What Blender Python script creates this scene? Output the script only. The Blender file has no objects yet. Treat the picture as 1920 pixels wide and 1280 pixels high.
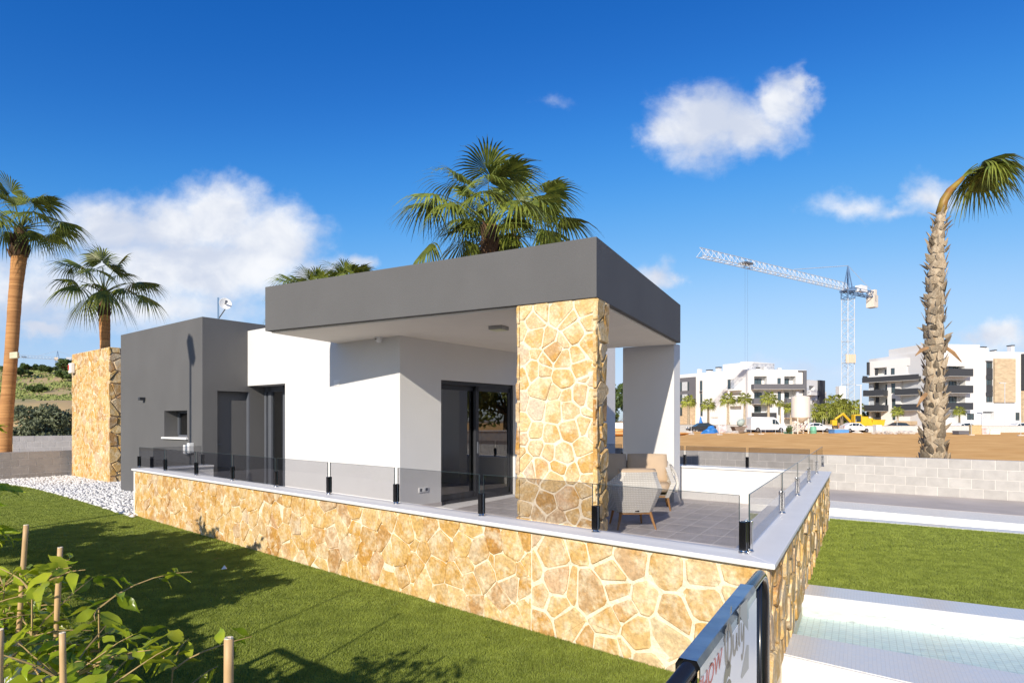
import bpy, bmesh, math, random
import numpy as np
from mathutils import Vector, Matrix
R_ = math.radians
sc = bpy.context.scene
col = sc.collection
# ------------------------------------------------------------------ camera
F = 1130.0; CX = 960.0; HY = 788.0; CZ = 1.52      # focal length in photo pixels, horizon row, camera height above terrace
cam = bpy.data.cameras.new('camera'); camo = bpy.data.objects.new('camera', cam); col.objects.link(camo)
camo.location = (0, 0, CZ); camo.rotation_euler = (R_(90), 0, 0)
cam.sensor_width = 36; cam.lens = F/1920*36; cam.shift_y = (HY-640)/1920
cam.clip_start = .05; cam.clip_end = 6000
sc.camera = camo
# ------------------------------------------------------------------ light
SUN_H = Vector((.345, .939)); SUN_H.normalize(); SUN_EL = R_(26.2)
LD = Vector((SUN_H.x*math.cos(SUN_EL), SUN_H.y*math.cos(SUN_EL), -math.sin(SUN_EL)))   # direction the light travels
sun = bpy.data.lights.new('sun', 'SUN'); suno = bpy.data.objects.new('sun', sun); col.objects.link(suno)
sun.energy = 3.0; sun.angle = R_(.53); sun.color = (1, .91, .78)
suno.rotation_euler = LD.to_track_quat('-Z', 'Y').to_euler(); suno.location = (-10, -30, 20)
w = bpy.data.worlds.new('World'); sc.world = w; w.use_nodes = True
sc.view_settings.view_transform = 'Standard'; sc.view_settings.look = 'None'
sc.view_settings.exposure = .92; sc.view_settings.gamma = 1
sc.view_settings.use_curve_mapping = False

def build_world():
    nt = w.node_tree; N = nt.nodes; L = nt.links
    for n in list(N): N.remove(n)
    out = N.new('ShaderNodeOutputWorld'); bg = N.new('ShaderNodeBackground')
    bg.inputs['Strength'].default_value = .077
    L.new(bg.outputs[0], out.inputs[0])
    sky = N.new('ShaderNodeTexSky'); sky.sky_type = 'NISHITA'; sky.sun_disc = False
    sky.sun_elevation = SUN_EL; sky.sun_rotation = math.atan2(-SUN_H.x, -SUN_H.y)
    sky.air_density = 1.0; sky.dust_density = .6; sky.ozone_density = 3.0; sky.altitude = 0
    # grade of the sky: deep blue overhead, pale near the horizon
    sc1 = N.new('ShaderNodeVectorMath'); sc1.operation = 'SCALE'; sc1.inputs['Scale'].default_value = .1; L.new(sky.outputs[0], sc1.inputs[0])
    cv = N.new('ShaderNodeRGBCurve'); cv.mapping.extend = 'HORIZONTAL'; cv.mapping.use_clip = False
    for ci, pts in enumerate([[(0, 0), (.085, .008), (.142, .040), (.19, .092), (.356, .30), (.626, .42), (1, .48), (4, 3.0)],
                              [(0, 0), (.164, .096), (.254, .205), (.34, .30), (.576, .48), (.862, .55), (1, .58), (4, 3.0)],
                              [(0, 0), (.31, .372), (.454, .55), (.57, .62), (.81, .70), (1, .73), (4, 2.8)]]):
        c = cv.mapping.curves[ci]; c.points[0].location = pts[0]; c.points[1].location = pts[-1]
        for p in pts[1:-1]: c.points.new(*p)
    cv.mapping.update(); L.new(sc1.outputs[0], cv.inputs['Color'])
    hs = N.new('ShaderNodeVectorMath'); hs.operation = 'SCALE'; hs.inputs['Scale'].default_value = 10; L.new(cv.outputs[0], hs.inputs[0])
    def M(op, a, b=None, c=None):
        n = N.new('ShaderNodeMath'); n.operation = op
        for i, v in enumerate((a, b, c)):
            if v is None: continue
            if isinstance(v, (int, float)): n.inputs[i].default_value = v
            else: L.new(v, n.inputs[i])
        return n.outputs[0]
    tc = N.new('ShaderNodeTexCoord'); sx = N.new('ShaderNodeSeparateXYZ'); L.new(tc.outputs['Generated'], sx.inputs[0])
    ay = M('MAXIMUM', M('ABSOLUTE', sx.outputs[1]), .02)
    u = M('DIVIDE', sx.outputs[0], ay); v = M('DIVIDE', sx.outputs[2], ay)
    cb = N.new('ShaderNodeCombineXYZ'); L.new(u, cb.inputs[0]); L.new(v, cb.inputs[1])
    def noise(scale, det, rough, off):
        mp = N.new('ShaderNodeMapping'); mp.inputs['Location'].default_value = off; mp.inputs['Scale'].default_value = (1, 1.35, 1)
        L.new(cb.outputs[0], mp.inputs[0])
        t = N.new('ShaderNodeTexNoise'); t.inputs['Scale'].default_value = scale; t.inputs['Detail'].default_value = det
        t.inputs['Roughness'].default_value = rough; t.inputs['Distortion'].default_value = .35
        L.new(mp.outputs[0], t.inputs['Vector']); return t.outputs['Fac']
    n1 = noise(9, 9, .62, (3.1, .4, 0)); n2 = noise(30, 6, .6, (0, 7, 0)); n3 = noise(7, 5, .55, (9, 2, 1))
    # ragged outlines: the clumps are looked up through a warped direction
    wn = N.new('ShaderNodeTexNoise'); wn.inputs['Scale'].default_value = 13; wn.inputs['Detail'].default_value = 8; wn.inputs['Roughness'].default_value = .6; L.new(cb.outputs[0], wn.inputs['Vector'])
    ws = N.new('ShaderNodeVectorMath'); ws.operation = 'SUBTRACT'; L.new(wn.outputs['Color'], ws.inputs[0]); ws.inputs[1].default_value = (.5, .5, .5)
    wk = N.new('ShaderNodeVectorMath'); wk.operation = 'MULTIPLY'; L.new(ws.outputs[0], wk.inputs[0]); wk.inputs[1].default_value = (.11, .075, 0)
    wc = N.new('ShaderNodeVectorMath'); wc.operation = 'ADD'; L.new(cb.outputs[0], wc.inputs[0]); L.new(wk.outputs[0], wc.inputs[1])
    # clouds as clumps in the direction of the sky: azimuth tangent, height tangent, two radii, strength
    blobs = [(1318,238,108,78,1.0),(1255,250,60,50,.8),(1400,240,105,58,1.0),(1468,195,58,62,.95),(1495,165,34,40,.8),
             (215,430,130,70,1.),(330,430,130,70,1.1),(410,415,110,75,1.2),(500,455,115,80,1.2),(350,500,260,85,1.15),(130,535,200,85,.8),(20,545,150,90,.8),(300,575,240,50,.75),(80,618,60,22,.85),(180,595,240,42,.6),
             (600,515,75,46,1.),(668,498,34,24,.8),(1232,515,55,30,.85),(1275,520,26,16,.6),
             (1600,385,92,30,.62),(1745,370,62,40,.75),(1680,392,60,22,.5),(1885,628,70,28,.9),(1833,640,40,18,.6),(1035,192,30,14,.22),
             (1500,690,120,22,.4),(-300,480,200,70,1.),(2350,420,190,60,.9),(2150,560,160,40,.8),(-650,300,150,60,.8),(2800,250,220,80,.9)]
    fld = None
    for (x, y, rx, ry, st) in blobs:
        s = N.new('ShaderNodeVectorMath'); s.operation = 'SUBTRACT'; L.new(wc.outputs[0], s.inputs[0]); s.inputs[1].default_value = ((x-CX)/F, (HY-y)/F, 0)
        m = N.new('ShaderNodeVectorMath'); m.operation = 'MULTIPLY'; L.new(s.outputs[0], m.inputs[0]); m.inputs[1].default_value = (F/rx*.8, F/ry*.8, 0)
        l = N.new('ShaderNodeVectorMath'); l.operation = 'LENGTH'; L.new(m.outputs[0], l.inputs[0])
        o = M('MULTIPLY', M('SUBTRACT', 1.0, l.outputs['Value']), st)
        if fld is None: fld = o
        else:
            n = N.new('ShaderNodeMath'); n.operation = 'SMOOTH_MAX'; L.new(fld, n.inputs[0]); L.new(o, n.inputs[1]); n.inputs[2].default_value = .12; fld = n.outputs[0]
    fld = M('ADD', fld, M('MULTIPLY', M('SUBTRACT', n1, .5), .75))
    fld = M('ADD', fld, M('MULTIPLY', M('SUBTRACT', n2, .5), .22))
    mr = N.new('ShaderNodeMapRange'); mr.interpolation_type = 'SMOOTHSTEP'; L.new(fld, mr.inputs[0])
    mr.inputs[1].default_value = .0; mr.inputs[2].default_value = .8; mr.inputs[3].default_value = 0; mr.inputs[4].default_value = .97
    up = N.new('ShaderNodeMapRange'); L.new(sx.outputs[2], up.inputs[0]); up.inputs[1].default_value = .0; up.inputs[2].default_value = .03
    alpha = M('MULTIPLY', mr.outputs[0], up.outputs[0])
    cm_ = N.new('ShaderNodeMapRange'); cm_.interpolation_type = 'SMOOTHSTEP'; cm_.inputs[1].default_value = .34; cm_.inputs[2].default_value = .66; L.new(n3, cm_.inputs[0])
    cr = N.new('ShaderNodeMix'); cr.data_type = 'RGBA'; L.new(cm_.outputs[0], cr.inputs[0])
    cr.inputs[6].default_value = (4.5, 4.9, 5.8, 1); cr.inputs[7].default_value = (6.6, 6.7, 6.9, 1)
    mx = N.new('ShaderNodeMix'); mx.data_type = 'RGBA'
    L.new(alpha, mx.inputs[0]); L.new(hs.outputs[0], mx.inputs[6]); L.new(cr.outputs[2], mx.inputs[7])
    L.new(mx.outputs[2], bg.inputs['Color'])
build_world()

# ------------------------------------------------------------------ helpers
def pz(x, y, z):                                   # photo pixel on a level plane z
    Y = F*(CZ-z)/(y-HY); return Vector(((x-CX)/F*Y, Y, z))
def pd(x, y, Y): return Vector(((x-CX)/F*Y, Y, CZ-(y-HY)/F*Y))
def u_at(p, d, x):                                 # distance along line p+u*d whose point shows at column x
    k = (x-CX)/F; return (k*p[1]-p[0])/(d[0]-k*d[1])
def z_at(Y, y): return CZ-(y-HY)/F*Y
def v2(a): return Vector((a[0], a[1]))

class MB:
    def __init__(s): s.v = []; s.f = []
    def add(s, vs, fs):
        o = len(s.v); s.v += [tuple(p) for p in vs]; s.f += [tuple(i+o for i in f) for f in fs]; return s
    def prism(s, poly, z0, z1):
        n = len(poly)
        vs = [(p[0], p[1], z0) for p in poly]+[(p[0], p[1], z1) for p in poly]
        fs = [tuple(range(n-1, -1, -1)), tuple(range(n, 2*n))]+[(i, (i+1) % n, n+(i+1) % n, n+i) for i in range(n)]
        return s.add(vs, fs)
    def box(s, c, a, b, d):
        c, a, b, d = Vector(c), Vector(a), Vector(b), Vector(d)
        vs = [c+i*a+j*b+k*d for k in (-1, 1) for j in (-1, 1) for i in (-1, 1)]
        return s.add(vs, [(0, 2, 3, 1), (4, 5, 7, 6), (0, 1, 5, 4), (1, 3, 7, 5), (3, 2, 6, 7), (2, 0, 4, 6)])
    def cube(s, x0, x1, y0, y1, z0, z1):
        return s.box(((x0+x1)/2, (y0+y1)/2, (z0+z1)/2), ((x1-x0)/2, 0, 0), (0, (y1-y0)/2, 0), (0, 0, (z1-z0)/2))
    def tube(s, pts, rad, n=8, cap=True):
        pts = [Vector(p) for p in pts]
        if isinstance(rad, (int, float)): rad = [rad]*len(pts)
        vs = []; fs = []; prev = None
        for i, p in enumerate(pts):
            t = (pts[min(i+1, len(pts)-1)]-pts[max(i-1, 0)])
            if t.length < 1e-9: t = Vector((0, 0, 1))
            t.normalize()
            if prev is None:
                ref = Vector((0, 0, 1)) if abs(t.z) < .9 else Vector((1, 0, 0)); a = t.cross(ref).normalized()
            else: a = (prev-t*prev.dot(t)).normalized()
            prev = a; b = t.cross(a)
            vs += [p+(a*math.cos(2*math.pi*k/n)+b*math.sin(2*math.pi*k/n))*rad[i] for k in range(n)]
        for i in range(len(pts)-1):
            fs += [(i*n+k, i*n+(k+1) % n, (i+1)*n+(k+1) % n, (i+1)*n+k) for k in range(n)]
        if cap: fs += [tuple(range(n-1, -1, -1)), tuple((len(pts)-1)*n+k for k in range(n))]
        return s.add(vs, fs)
    def lathe(s, prof, c=(0, 0, 0), n=24):
        vs = []; fs = []
        for (r, z) in prof: vs += [(c[0]+r*math.cos(2*math.pi*k/n), c[1]+r*math.sin(2*math.pi*k/n), c[2]+z) for k in range(n)]
        for i in range(len(prof)-1): fs += [(i*n+k, i*n+(k+1) % n, (i+1)*n+(k+1) % n, (i+1)*n+k) for k in range(n)]
        fs += [tuple(range(n-1, -1, -1)), tuple((len(prof)-1)*n+k for k in range(n))]
        return s.add(vs, fs)
    def wall(s, p0, d, nin, U, z0, z1, holes=()):
        """sheet of wall from p0 along d, holes (u0,u1,v0,v1,depth,back) with reveals going inward"""
        us = sorted({0, U}|{h[0] for h in holes}|{h[1] for h in holes}); vs_ = sorted({z0, z1}|{h[2] for h in holes}|{h[3] for h in holes})
        P = lambda u, z, dp=0: (p0[0]+d[0]*u+nin[0]*dp, p0[1]+d[1]*u+nin[1]*dp, z)
        for a, b in zip(us, us[1:]):
            for c, e in zip(vs_, vs_[1:]):
                mu, mv = (a+b)/2, (c+e)/2
                if any(h[0] < mu < h[1] and h[2] < mv < h[3] for h in holes): continue
                s.add([P(a, c), P(b, c), P(b, e), P(a, e)], [(0, 1, 2, 3)])
        for h in holes:
            a, b, c, e, dp = h[:5]
            s.add([P(a, c), P(b, c), P(b, e), P(a, e), P(a, c, dp), P(b, c, dp), P(b, e, dp), P(a, e, dp)],
                  [(0, 4, 5, 1), (1, 5, 6, 2), (2, 6, 7, 3), (3, 7, 4, 0)]+([(4, 5, 6, 7)] if h[5] else []))
        return s
    def mesh(s, name, recalc=True, bevel=0):
        me = bpy.data.meshes.new(name); me.from_pydata(s.v, [], s.f)
        if recalc or bevel:
            b = bmesh.new(); b.from_mesh(me)
            if recalc: bmesh.ops.remove_doubles(b, verts=b.verts, dist=1e-5); bmesh.ops.recalc_face_normals(b, faces=b.faces)
            if bevel: bmesh.ops.bevel(b, geom=[e for e in b.edges if len(e.link_faces) == 2 and e.calc_face_angle(0) > .5], offset=bevel, segments=2, affect='EDGES', profile=.6)
            b.to_mesh(me); b.free()
        return me

def put(name, me, mat, parent=None, smooth=False):
    if isinstance(me, MB): me = me.mesh(name)
    if mat is not None and not me.materials: me.materials.append(mat)
    if smooth: me.polygons.foreach_set('use_smooth', [True]*len(me.polygons))
    o = bpy.data.objects.new(name, me); col.objects.link(o)
    if parent is not None: attach(o, parent)
    return o
def attach(o, parent):
    o.parent = parent
    if parent.type == 'EMPTY' and parent.parent is None: o.matrix_parent_inverse = Matrix.Translation(-parent.location)
def tag(o, label, cat, group=None):
    o['label'] = label; o['category'] = cat
    if group: o['group'] = group
    return o
def thing(name, label, cat, loc=(0, 0, 0), group=None):
    o = bpy.data.objects.new(name, None); col.objects.link(o); o.location = loc; o.empty_display_size = .1
    return tag(o, label, cat, group)
def kind(o, k): o['kind'] = k; return o
def copy_tree(o, parent=None):
    c = o.copy(); col.objects.link(c)
    if parent is not None: mi = o.matrix_parent_inverse.copy(); c.parent = parent; c.matrix_parent_inverse = mi
    for ch in o.children: copy_tree(ch, c)
    return c

# ------------------------------------------------------------------ materials
def nodes(name):
    m = bpy.data.materials.new(name); m.use_nodes = True
    return m, m.node_tree.nodes, m.node_tree.links, m.node_tree.nodes['Principled BSDF']
def pm(name, c, rough=.7, var=.12, scale=4., bump=0., bscale=60., metal=0., spec=.4, rnd=0., c2=None, det=5, coat=0., stretch=None):
    m, N, L, b = nodes(name)
    b.inputs['Roughness'].default_value = rough; b.inputs['Metallic'].default_value = metal; b.inputs['Specular IOR Level'].default_value = spec
    if coat: b.inputs['Coat Weight'].default_value = coat
    tc = N.new('ShaderNodeTexCoord'); src = tc.outputs['Object']
    oi = N.new('ShaderNodeObjectInfo')
    ad = N.new('ShaderNodeVectorMath'); ad.operation = 'ADD'; L.new(src, ad.inputs[0]); L.new(oi.outputs['Location'], ad.inputs[1]); src = ad.outputs[0]
    if stretch:
        mp = N.new('ShaderNodeMapping'); mp.inputs['Scale'].default_value = stretch; L.new(src, mp.inputs[0]); src = mp.outputs[0]
    t = N.new('ShaderNodeTexNoise'); t.inputs['Scale'].default_value = scale; t.inputs['Detail'].default_value = det; L.new(src, t.inputs['Vector'])
    mx = N.new('ShaderNodeMix'); mx.data_type = 'RGBA'
    c = tuple(c)
    lo = tuple(max(0, x*(1-var)) for x in c) if c2 is None else tuple(c2); hi = tuple(min(1, x*(1+var)) for x in c) if c2 is None else c
    mx.inputs[6].default_value = (*lo, 1); mx.inputs[7].default_value = (*hi, 1)
    rp = N.new('ShaderNodeMapRange'); rp.inputs[1].default_value = .3; rp.inputs[2].default_value = .7; L.new(t.outputs['Fac'], rp.inputs[0]); L.new(rp.outputs[0], mx.inputs[0])
    cs = mx.outputs[2]
    if rnd:
        h = N.new('ShaderNodeHueSaturation'); r2 = N.new('ShaderNodeMapRange'); L.new(oi.outputs['Random'], r2.inputs[0])
        r2.inputs[3].default_value = 1-rnd; r2.inputs[4].default_value = 1+rnd; L.new(r2.outputs[0], h.inputs['Value']); L.new(cs, h.inputs['Color']); cs = h.outputs[0]
    L.new(cs, b.inputs['Base Color'])
    if bump:
        t2 = N.new('ShaderNodeTexNoise'); t2.inputs['Scale'].default_value = bscale; t2.inputs['Detail'].default_value = 6; L.new(src, t2.inputs['Vector'])
        bp = N.new('ShaderNodeBump'); bp.inputs['Strength'].default_value = bump; bp.inputs['Distance'].default_value = .02
        L.new(t2.outputs['Fac'], bp.inputs['Height']); L.new(bp.outputs[0], b.inputs['Normal'])
    return m
def stone_mat(name, cols, mott=.25):
    m, N, L, b = nodes(name); b.inputs['Roughness'].default_value = .85; b.inputs['Specular IOR Level'].default_value = .25
    oi = N.new('ShaderNodeObjectInfo'); cr = N.new('ShaderNodeValToRGB'); L.new(oi.outputs['Random'], cr.inputs[0])
    cr.color_ramp.elements[0].color = (*cols[0], 1); cr.color_ramp.elements[1].color = (*cols[-1], 1); cr.color_ramp.elements[1].position = 1
    for i, c in enumerate(cols[1:-1]):
        e = cr.color_ramp.elements.new((i+1)/(len(cols)-1)); e.color = (*c, 1)
    tc = N.new('ShaderNodeTexCoord')
    t = N.new('ShaderNodeTexNoise'); t.inputs['Scale'].default_value = 9; t.inputs['Detail'].default_value = 7; t.inputs['Roughness'].default_value = .65; L.new(tc.outputs['Object'], t.inputs['Vector'])
    r = N.new('ShaderNodeMapRange'); r.inputs[1].default_value = .46; r.inputs[2].default_value = .64; L.new(t.outputs['Fac'], r.inputs[0])
    pal = N.new('ShaderNodeMix'); pal.data_type = 'RGBA'; pal.inputs[7].default_value = (.80, .68, .47, 1)
    mu = N.new('ShaderNodeMath'); mu.operation = 'MULTIPLY'; L.new(r.outputs[0], mu.inputs[0]); mu.inputs[1].default_value = .72
    L.new(mu.outputs[0], pal.inputs[0])
    to = N.new('ShaderNodeTexNoise'); to.inputs['Scale'].default_value = 3.3; to.inputs['Detail'].default_value = 6; L.new(tc.outputs['Object'], to.inputs['Vector'])
    ro = N.new('ShaderNodeMapRange'); ro.inputs[1].default_value = .52; ro.inputs[2].default_value = .66; ro.inputs[4].default_value = .7; L.new(to.outputs['Fac'], ro.inputs[0])
    og = N.new('ShaderNodeMix'); og.data_type = 'RGBA'; og.inputs[7].default_value = (.56, .30, .055, 1); L.new(ro.outputs[0], og.inputs[0]); L.new(cr.outputs[0], og.inputs[6]); L.new(og.outputs[2], pal.inputs[6])
    t3 = N.new('ShaderNodeTexNoise'); t3.inputs['Scale'].default_value = 38; t3.inputs['Detail'].default_value = 6; L.new(tc.outputs['Object'], t3.inputs['Vector'])
    r3 = N.new('ShaderNodeMapRange'); r3.inputs[1].default_value = .3; r3.inputs[2].default_value = .7; r3.inputs[3].default_value = 1-mott; r3.inputs[4].default_value = 1.12; L.new(t3.outputs['Fac'], r3.inputs[0])
    h = N.new('ShaderNodeHueSaturation'); L.new(r3.outputs[0], h.inputs['Value']); L.new(pal.outputs[2], h.inputs['Color']); L.new(h.outputs[0], b.inputs['Base Color'])
    t2 = N.new('ShaderNodeTexNoise'); t2.inputs['Scale'].default_value = 26; t2.inputs['Detail'].default_value = 8; t2.inputs['Roughness'].default_value = .6; L.new(tc.outputs['Object'], t2.inputs['Vector'])
    bp = N.new('ShaderNodeBump'); bp.inputs['Strength'].default_value = .55; bp.inputs['Distance'].default_value = .02; L.new(t2.outputs['Fac'], bp.inputs['Height']); L.new(bp.outputs[0], b.inputs['Normal'])
    return m
def glass_mat(name, tint, ior=1.45, rough=0.):
    m, N, L, b = nodes(name); N.remove(b); out = N['Material Output']
    tr = N.new('ShaderNodeBsdfTransparent'); tr.inputs[0].default_value = (*tint, 1)
    gl = N.new('ShaderNodeBsdfGlossy'); gl.inputs['Roughness'].default_value = rough
    fr = N.new('ShaderNodeFresnel'); fr.inputs[0].default_value = ior
    ge = N.new('ShaderNodeNewGeometry'); fm = N.new('ShaderNodeMath'); fm.operation = 'SUBTRACT'; fm.inputs[0].default_value = 1; L.new(ge.outputs['Backfacing'], fm.inputs[1])
    f2 = N.new('ShaderNodeMath'); f2.operation = 'MULTIPLY'; L.new(fr.outputs[0], f2.inputs[0]); L.new(fm.outputs[0], f2.inputs[1])
    mx = N.new('ShaderNodeMixShader'); L.new(f2.outputs[0], mx.inputs[0]); L.new(tr.outputs[0], mx.inputs[1]); L.new(gl.outputs[0], mx.inputs[2]); L.new(mx.outputs[0], out.inputs[0])
    return m
def leaf_mat(name, c, c2, trans=.35, rough=.4, rnd=.25, hue=.03):
    m, N, L, b = nodes(name); out = N['Material Output']
    b.inputs['Roughness'].default_value = rough; b.inputs['Specular IOR Level'].default_value = .5
    oi = N.new('ShaderNodeObjectInfo'); tc = N.new('ShaderNodeTexCoord')
    ad = N.new('ShaderNodeVectorMath'); ad.operation = 'ADD'; L.new(tc.outputs['Object'], ad.inputs[0]); L.new(oi.outputs['Location'], ad.inputs[1])
    t = N.new('ShaderNodeTexNoise'); t.inputs['Scale'].default_value = 5; t.inputs['Detail'].default_value = 4; L.new(ad.outputs[0], t.inputs['Vector'])
    mx = N.new('ShaderNodeMix'); mx.data_type = 'RGBA'; mx.inputs[6].default_value = (*c2, 1); mx.inputs[7].default_value = (*c, 1)
    rp = N.new('ShaderNodeMapRange'); rp.inputs[1].default_value = .32; rp.inputs[2].default_value = .68; L.new(t.outputs['Fac'], rp.inputs[0]); L.new(rp.outputs[0], mx.inputs[0])
    h = N.new('ShaderNodeHueSaturation'); r2 = N.new('ShaderNodeMapRange'); L.new(oi.outputs['Random'], r2.inputs[0]); r2.inputs[3].default_value = 1-rnd; r2.inputs[4].default_value = 1+rnd
    L.new(r2.outputs[0], h.inputs['Value']); L.new(mx.outputs[2], h.inputs['Color'])
    L.new(h.outputs[0], b.inputs['Base Color'])
    tl = N.new('ShaderNodeBsdfTranslucent'); L.new(h.outputs[0], tl.inputs[0])
    ms = N.new('ShaderNodeMixShader'); ms.inputs[0].default_value = trans; L.new(b.outputs[0], ms.inputs[1]); L.new(tl.outputs[0], ms.inputs[2]); L.new(ms.outputs[0], out.inputs[0])
    return m
def mosaic_mat(name, c1, c2, gap, size, rough=.25):
    m, N, L, b = nodes(name); b.inputs['Roughness'].default_value = rough
    tc = N.new('ShaderNodeTexCoord'); mp = N.new('ShaderNodeMapping'); mp.inputs['Rotation'].default_value = (0, 0, R_(30)); L.new(tc.outputs['Object'], mp.inputs[0])
    br = N.new('ShaderNodeTexBrick'); br.offset = 0; br.inputs['Color1'].default_value = (*c1, 1); br.inputs['Color2'].default_value = (*c2, 1); br.inputs['Mortar'].default_value = (*gap, 1)
    br.inputs['Scale'].default_value = 1; br.inputs['Brick Width'].default_value = size; br.inputs['Row Height'].default_value = size; br.inputs['Mortar Size'].default_value = size*.06
    L.new(mp.outputs[0], br.inputs['Vector']); L.new(br.outputs['Color'], b.inputs['Base Color'])
    return m
M = {}
M['white'] = pm('white_render', (.66, .65, .63), .85, .035, .9, .2, 70, det=9)
M['soffit'] = pm('soffit_paint', (.80, .74, .65), .85, .02, 2, .05, 120)
M['grey'] = pm('grey_render', (.112, .111, .111), .85, .06, 1.3, .25, 120, stretch=(1, 1, .7), det=9)
M['coping'] = pm('pale_coping_stone', (.76, .745, .72), .45, .03, 3, .03, 90)
M['mortar'] = pm('cream_mortar', (.78, .67, .49), .95, .10, 9, .8, 30)
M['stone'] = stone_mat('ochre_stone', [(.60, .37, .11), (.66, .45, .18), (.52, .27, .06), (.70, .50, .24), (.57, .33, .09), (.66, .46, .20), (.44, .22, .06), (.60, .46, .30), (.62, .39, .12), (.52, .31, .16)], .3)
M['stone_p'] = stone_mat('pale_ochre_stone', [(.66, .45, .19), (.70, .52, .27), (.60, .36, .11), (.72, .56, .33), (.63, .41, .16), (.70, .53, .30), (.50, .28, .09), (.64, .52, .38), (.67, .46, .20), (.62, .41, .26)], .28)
M['tile'] = pm('grey_floor_tile', (.52, .48, .455), .5, .12, 3, .08, 60, rnd=.05, stretch=(1, 1, 1))
M['grout'] = pm('pale_grout', (.80, .78, .75), .9, .08, 8)
M['glass'] = glass_mat('smoked_glass', (.77, .77, .785))
M['glassedge'] = pm('glass_edge', (.05, .075, .08), .2, .05, 4)
M['doorglass'] = glass_mat('door_glass', (.55, .57, .56), 3.2)
M['alu'] = pm('anthracite_aluminium', (.030, .032, .038), .35, .05, 3)
M['alu_lt'] = pm('grey_aluminium', (.10, .11, .13), .35, .05, 3)
M['black'] = pm('black_gloss', (.006, .006, .007), .12, .0, 3, spec=.5)
M['chrome'] = pm('polished_steel', (.55, .55, .56), .12, .02, 3, metal=1)
M['steel'] = pm('galvanised_steel', (.36, .42, .48), .32, .16, 9, .08, 30, metal=1)
M['plastic'] = pm('white_plastic', (.78, .78, .76), .4, .02, 3)
M['red'] = pm('red_plastic', (.55, .05, .03), .4, .02, 3)
M['shutter_m'] = pm('lamp_housing', (.30, .30, .30), .5, .03, 3)
M['lamp'] = pm('lamp_diffuser', (.72, .70, .45), .4, .02, 3)
M['block_w'] = pm('pale_concrete_block', (.44, .42, .395), .95, .08, 6, .3, 50, rnd=.06)
M['block_m'] = pm('mid_concrete_block', (.40, .375, .36), .95, .08, 6, .3, 50, rnd=.05)
M['block_g'] = pm('grey_concrete_block', (.33, .30, .275), .95, .08, 6, .3, 50, rnd=.10)
M['joint'] = pm('block_joint', (.64, .61, .57), .95, .04, 6)
M['wicker'] = None
M['cushion'] = pm('tan_cushion', (.46, .345, .235), .9, .05, 5, .15, 120)
M['teak'] = pm('teak_wood', (.38, .19, .065), .5, .18, 7, .05, 50, stretch=(6, 6, .8))
M['dirt'] = pm('orange_soil', (.84, .50, .20), .95, .12, .5, .25, 4, c2=(.68, .37, .135), spec=.0, det=9)
M['ground'] = pm('dry_ground', (.36, .25, .15), .95, .15, .2)
M['turf_base'] = pm('turf_backing', (.145, .175, .026), .95, .25, 3)
M['pave'] = pm('grey_paving', (.46, .41, .37), .9, .1, 1.5, .1, 40)
M['asphalt'] = pm('asphalt', (.06, .06, .06), .9, .1, 2)
M['road'] = pm('pale_concrete_road', (.50, .48, .46), .9, .08, .3)
M['pebble'] = pm('white_pebble', (.66, .65, .63), .75, .06, 3)
M['mosaic'] = mosaic_mat('pale_mosaic', (.66, .65, .63), (.60, .62, .64), (.55, .54, .52), .026)
M['mosaic_w'] = mosaic_mat('white_mosaic', (.70, .695, .68), (.62, .63, .625), (.50, .50, .49), .026)
M['plaster_w'] = pm('white_pool_render', (.70, .69, .67), .6, .05, 2, .15, 60)
M['pool'] = mosaic_mat('pool_mosaic', (.80, .86, .82), (.72, .82, .80), (.58, .63, .59), .055)
M['bamboo'] = pm('bamboo_cane', (.52, .34, .16), .55, .12, 6, .05, 40, stretch=(1, 1, .4))
M['leaf'] = leaf_mat('ficus_leaf', (.48, .52, .035), (.22, .34, .02), .5, .26, .35)
M['twig'] = pm('twig_bark', (.36, .25, .10), .8, .2, 20)
M['frond'] = leaf_mat('palm_frond', (.27, .30, .04), (.085, .13, .025), .28, .42, .35)
M['trunk_o'] = pm('ringed_palm_trunk', (.56, .29, .11), .9, .2, 2.4, 1.0, 7, c2=(.33, .15, .055), stretch=(.35, .35, 7), det=8)
M['boot_d'] = pm('dark_leaf_base', (.10, .055, .03), .9, .35, 12, .5, 40, rnd=.35)
M['boot_p'] = pm('pale_leaf_base', (.50, .42, .30), .85, .2, 14, .7, 40, rnd=.5, c2=(.24, .165, .10), stretch=(1, 1, .4))
M['frond_dry'] = pm('dry_frond', (.33, .19, .09), .9, .3, 5)
M['bush'] = leaf_mat('olive_bush_leaf', (.17, .19, .10), (.09, .11, .055), .15, .6, .2)
M['pine'] = leaf_mat('pine_needles', (.11, .165, .035), (.05, .085, .02), .15, .6, .2)
M['grasstuft'] = leaf_mat('wild_grass', (.28, .30, .075), (.16, .20, .05), .2, .7, .2)
M['bark'] = pm('grey_bark', (.17, .12, .08), .9, .3, 4)

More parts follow.
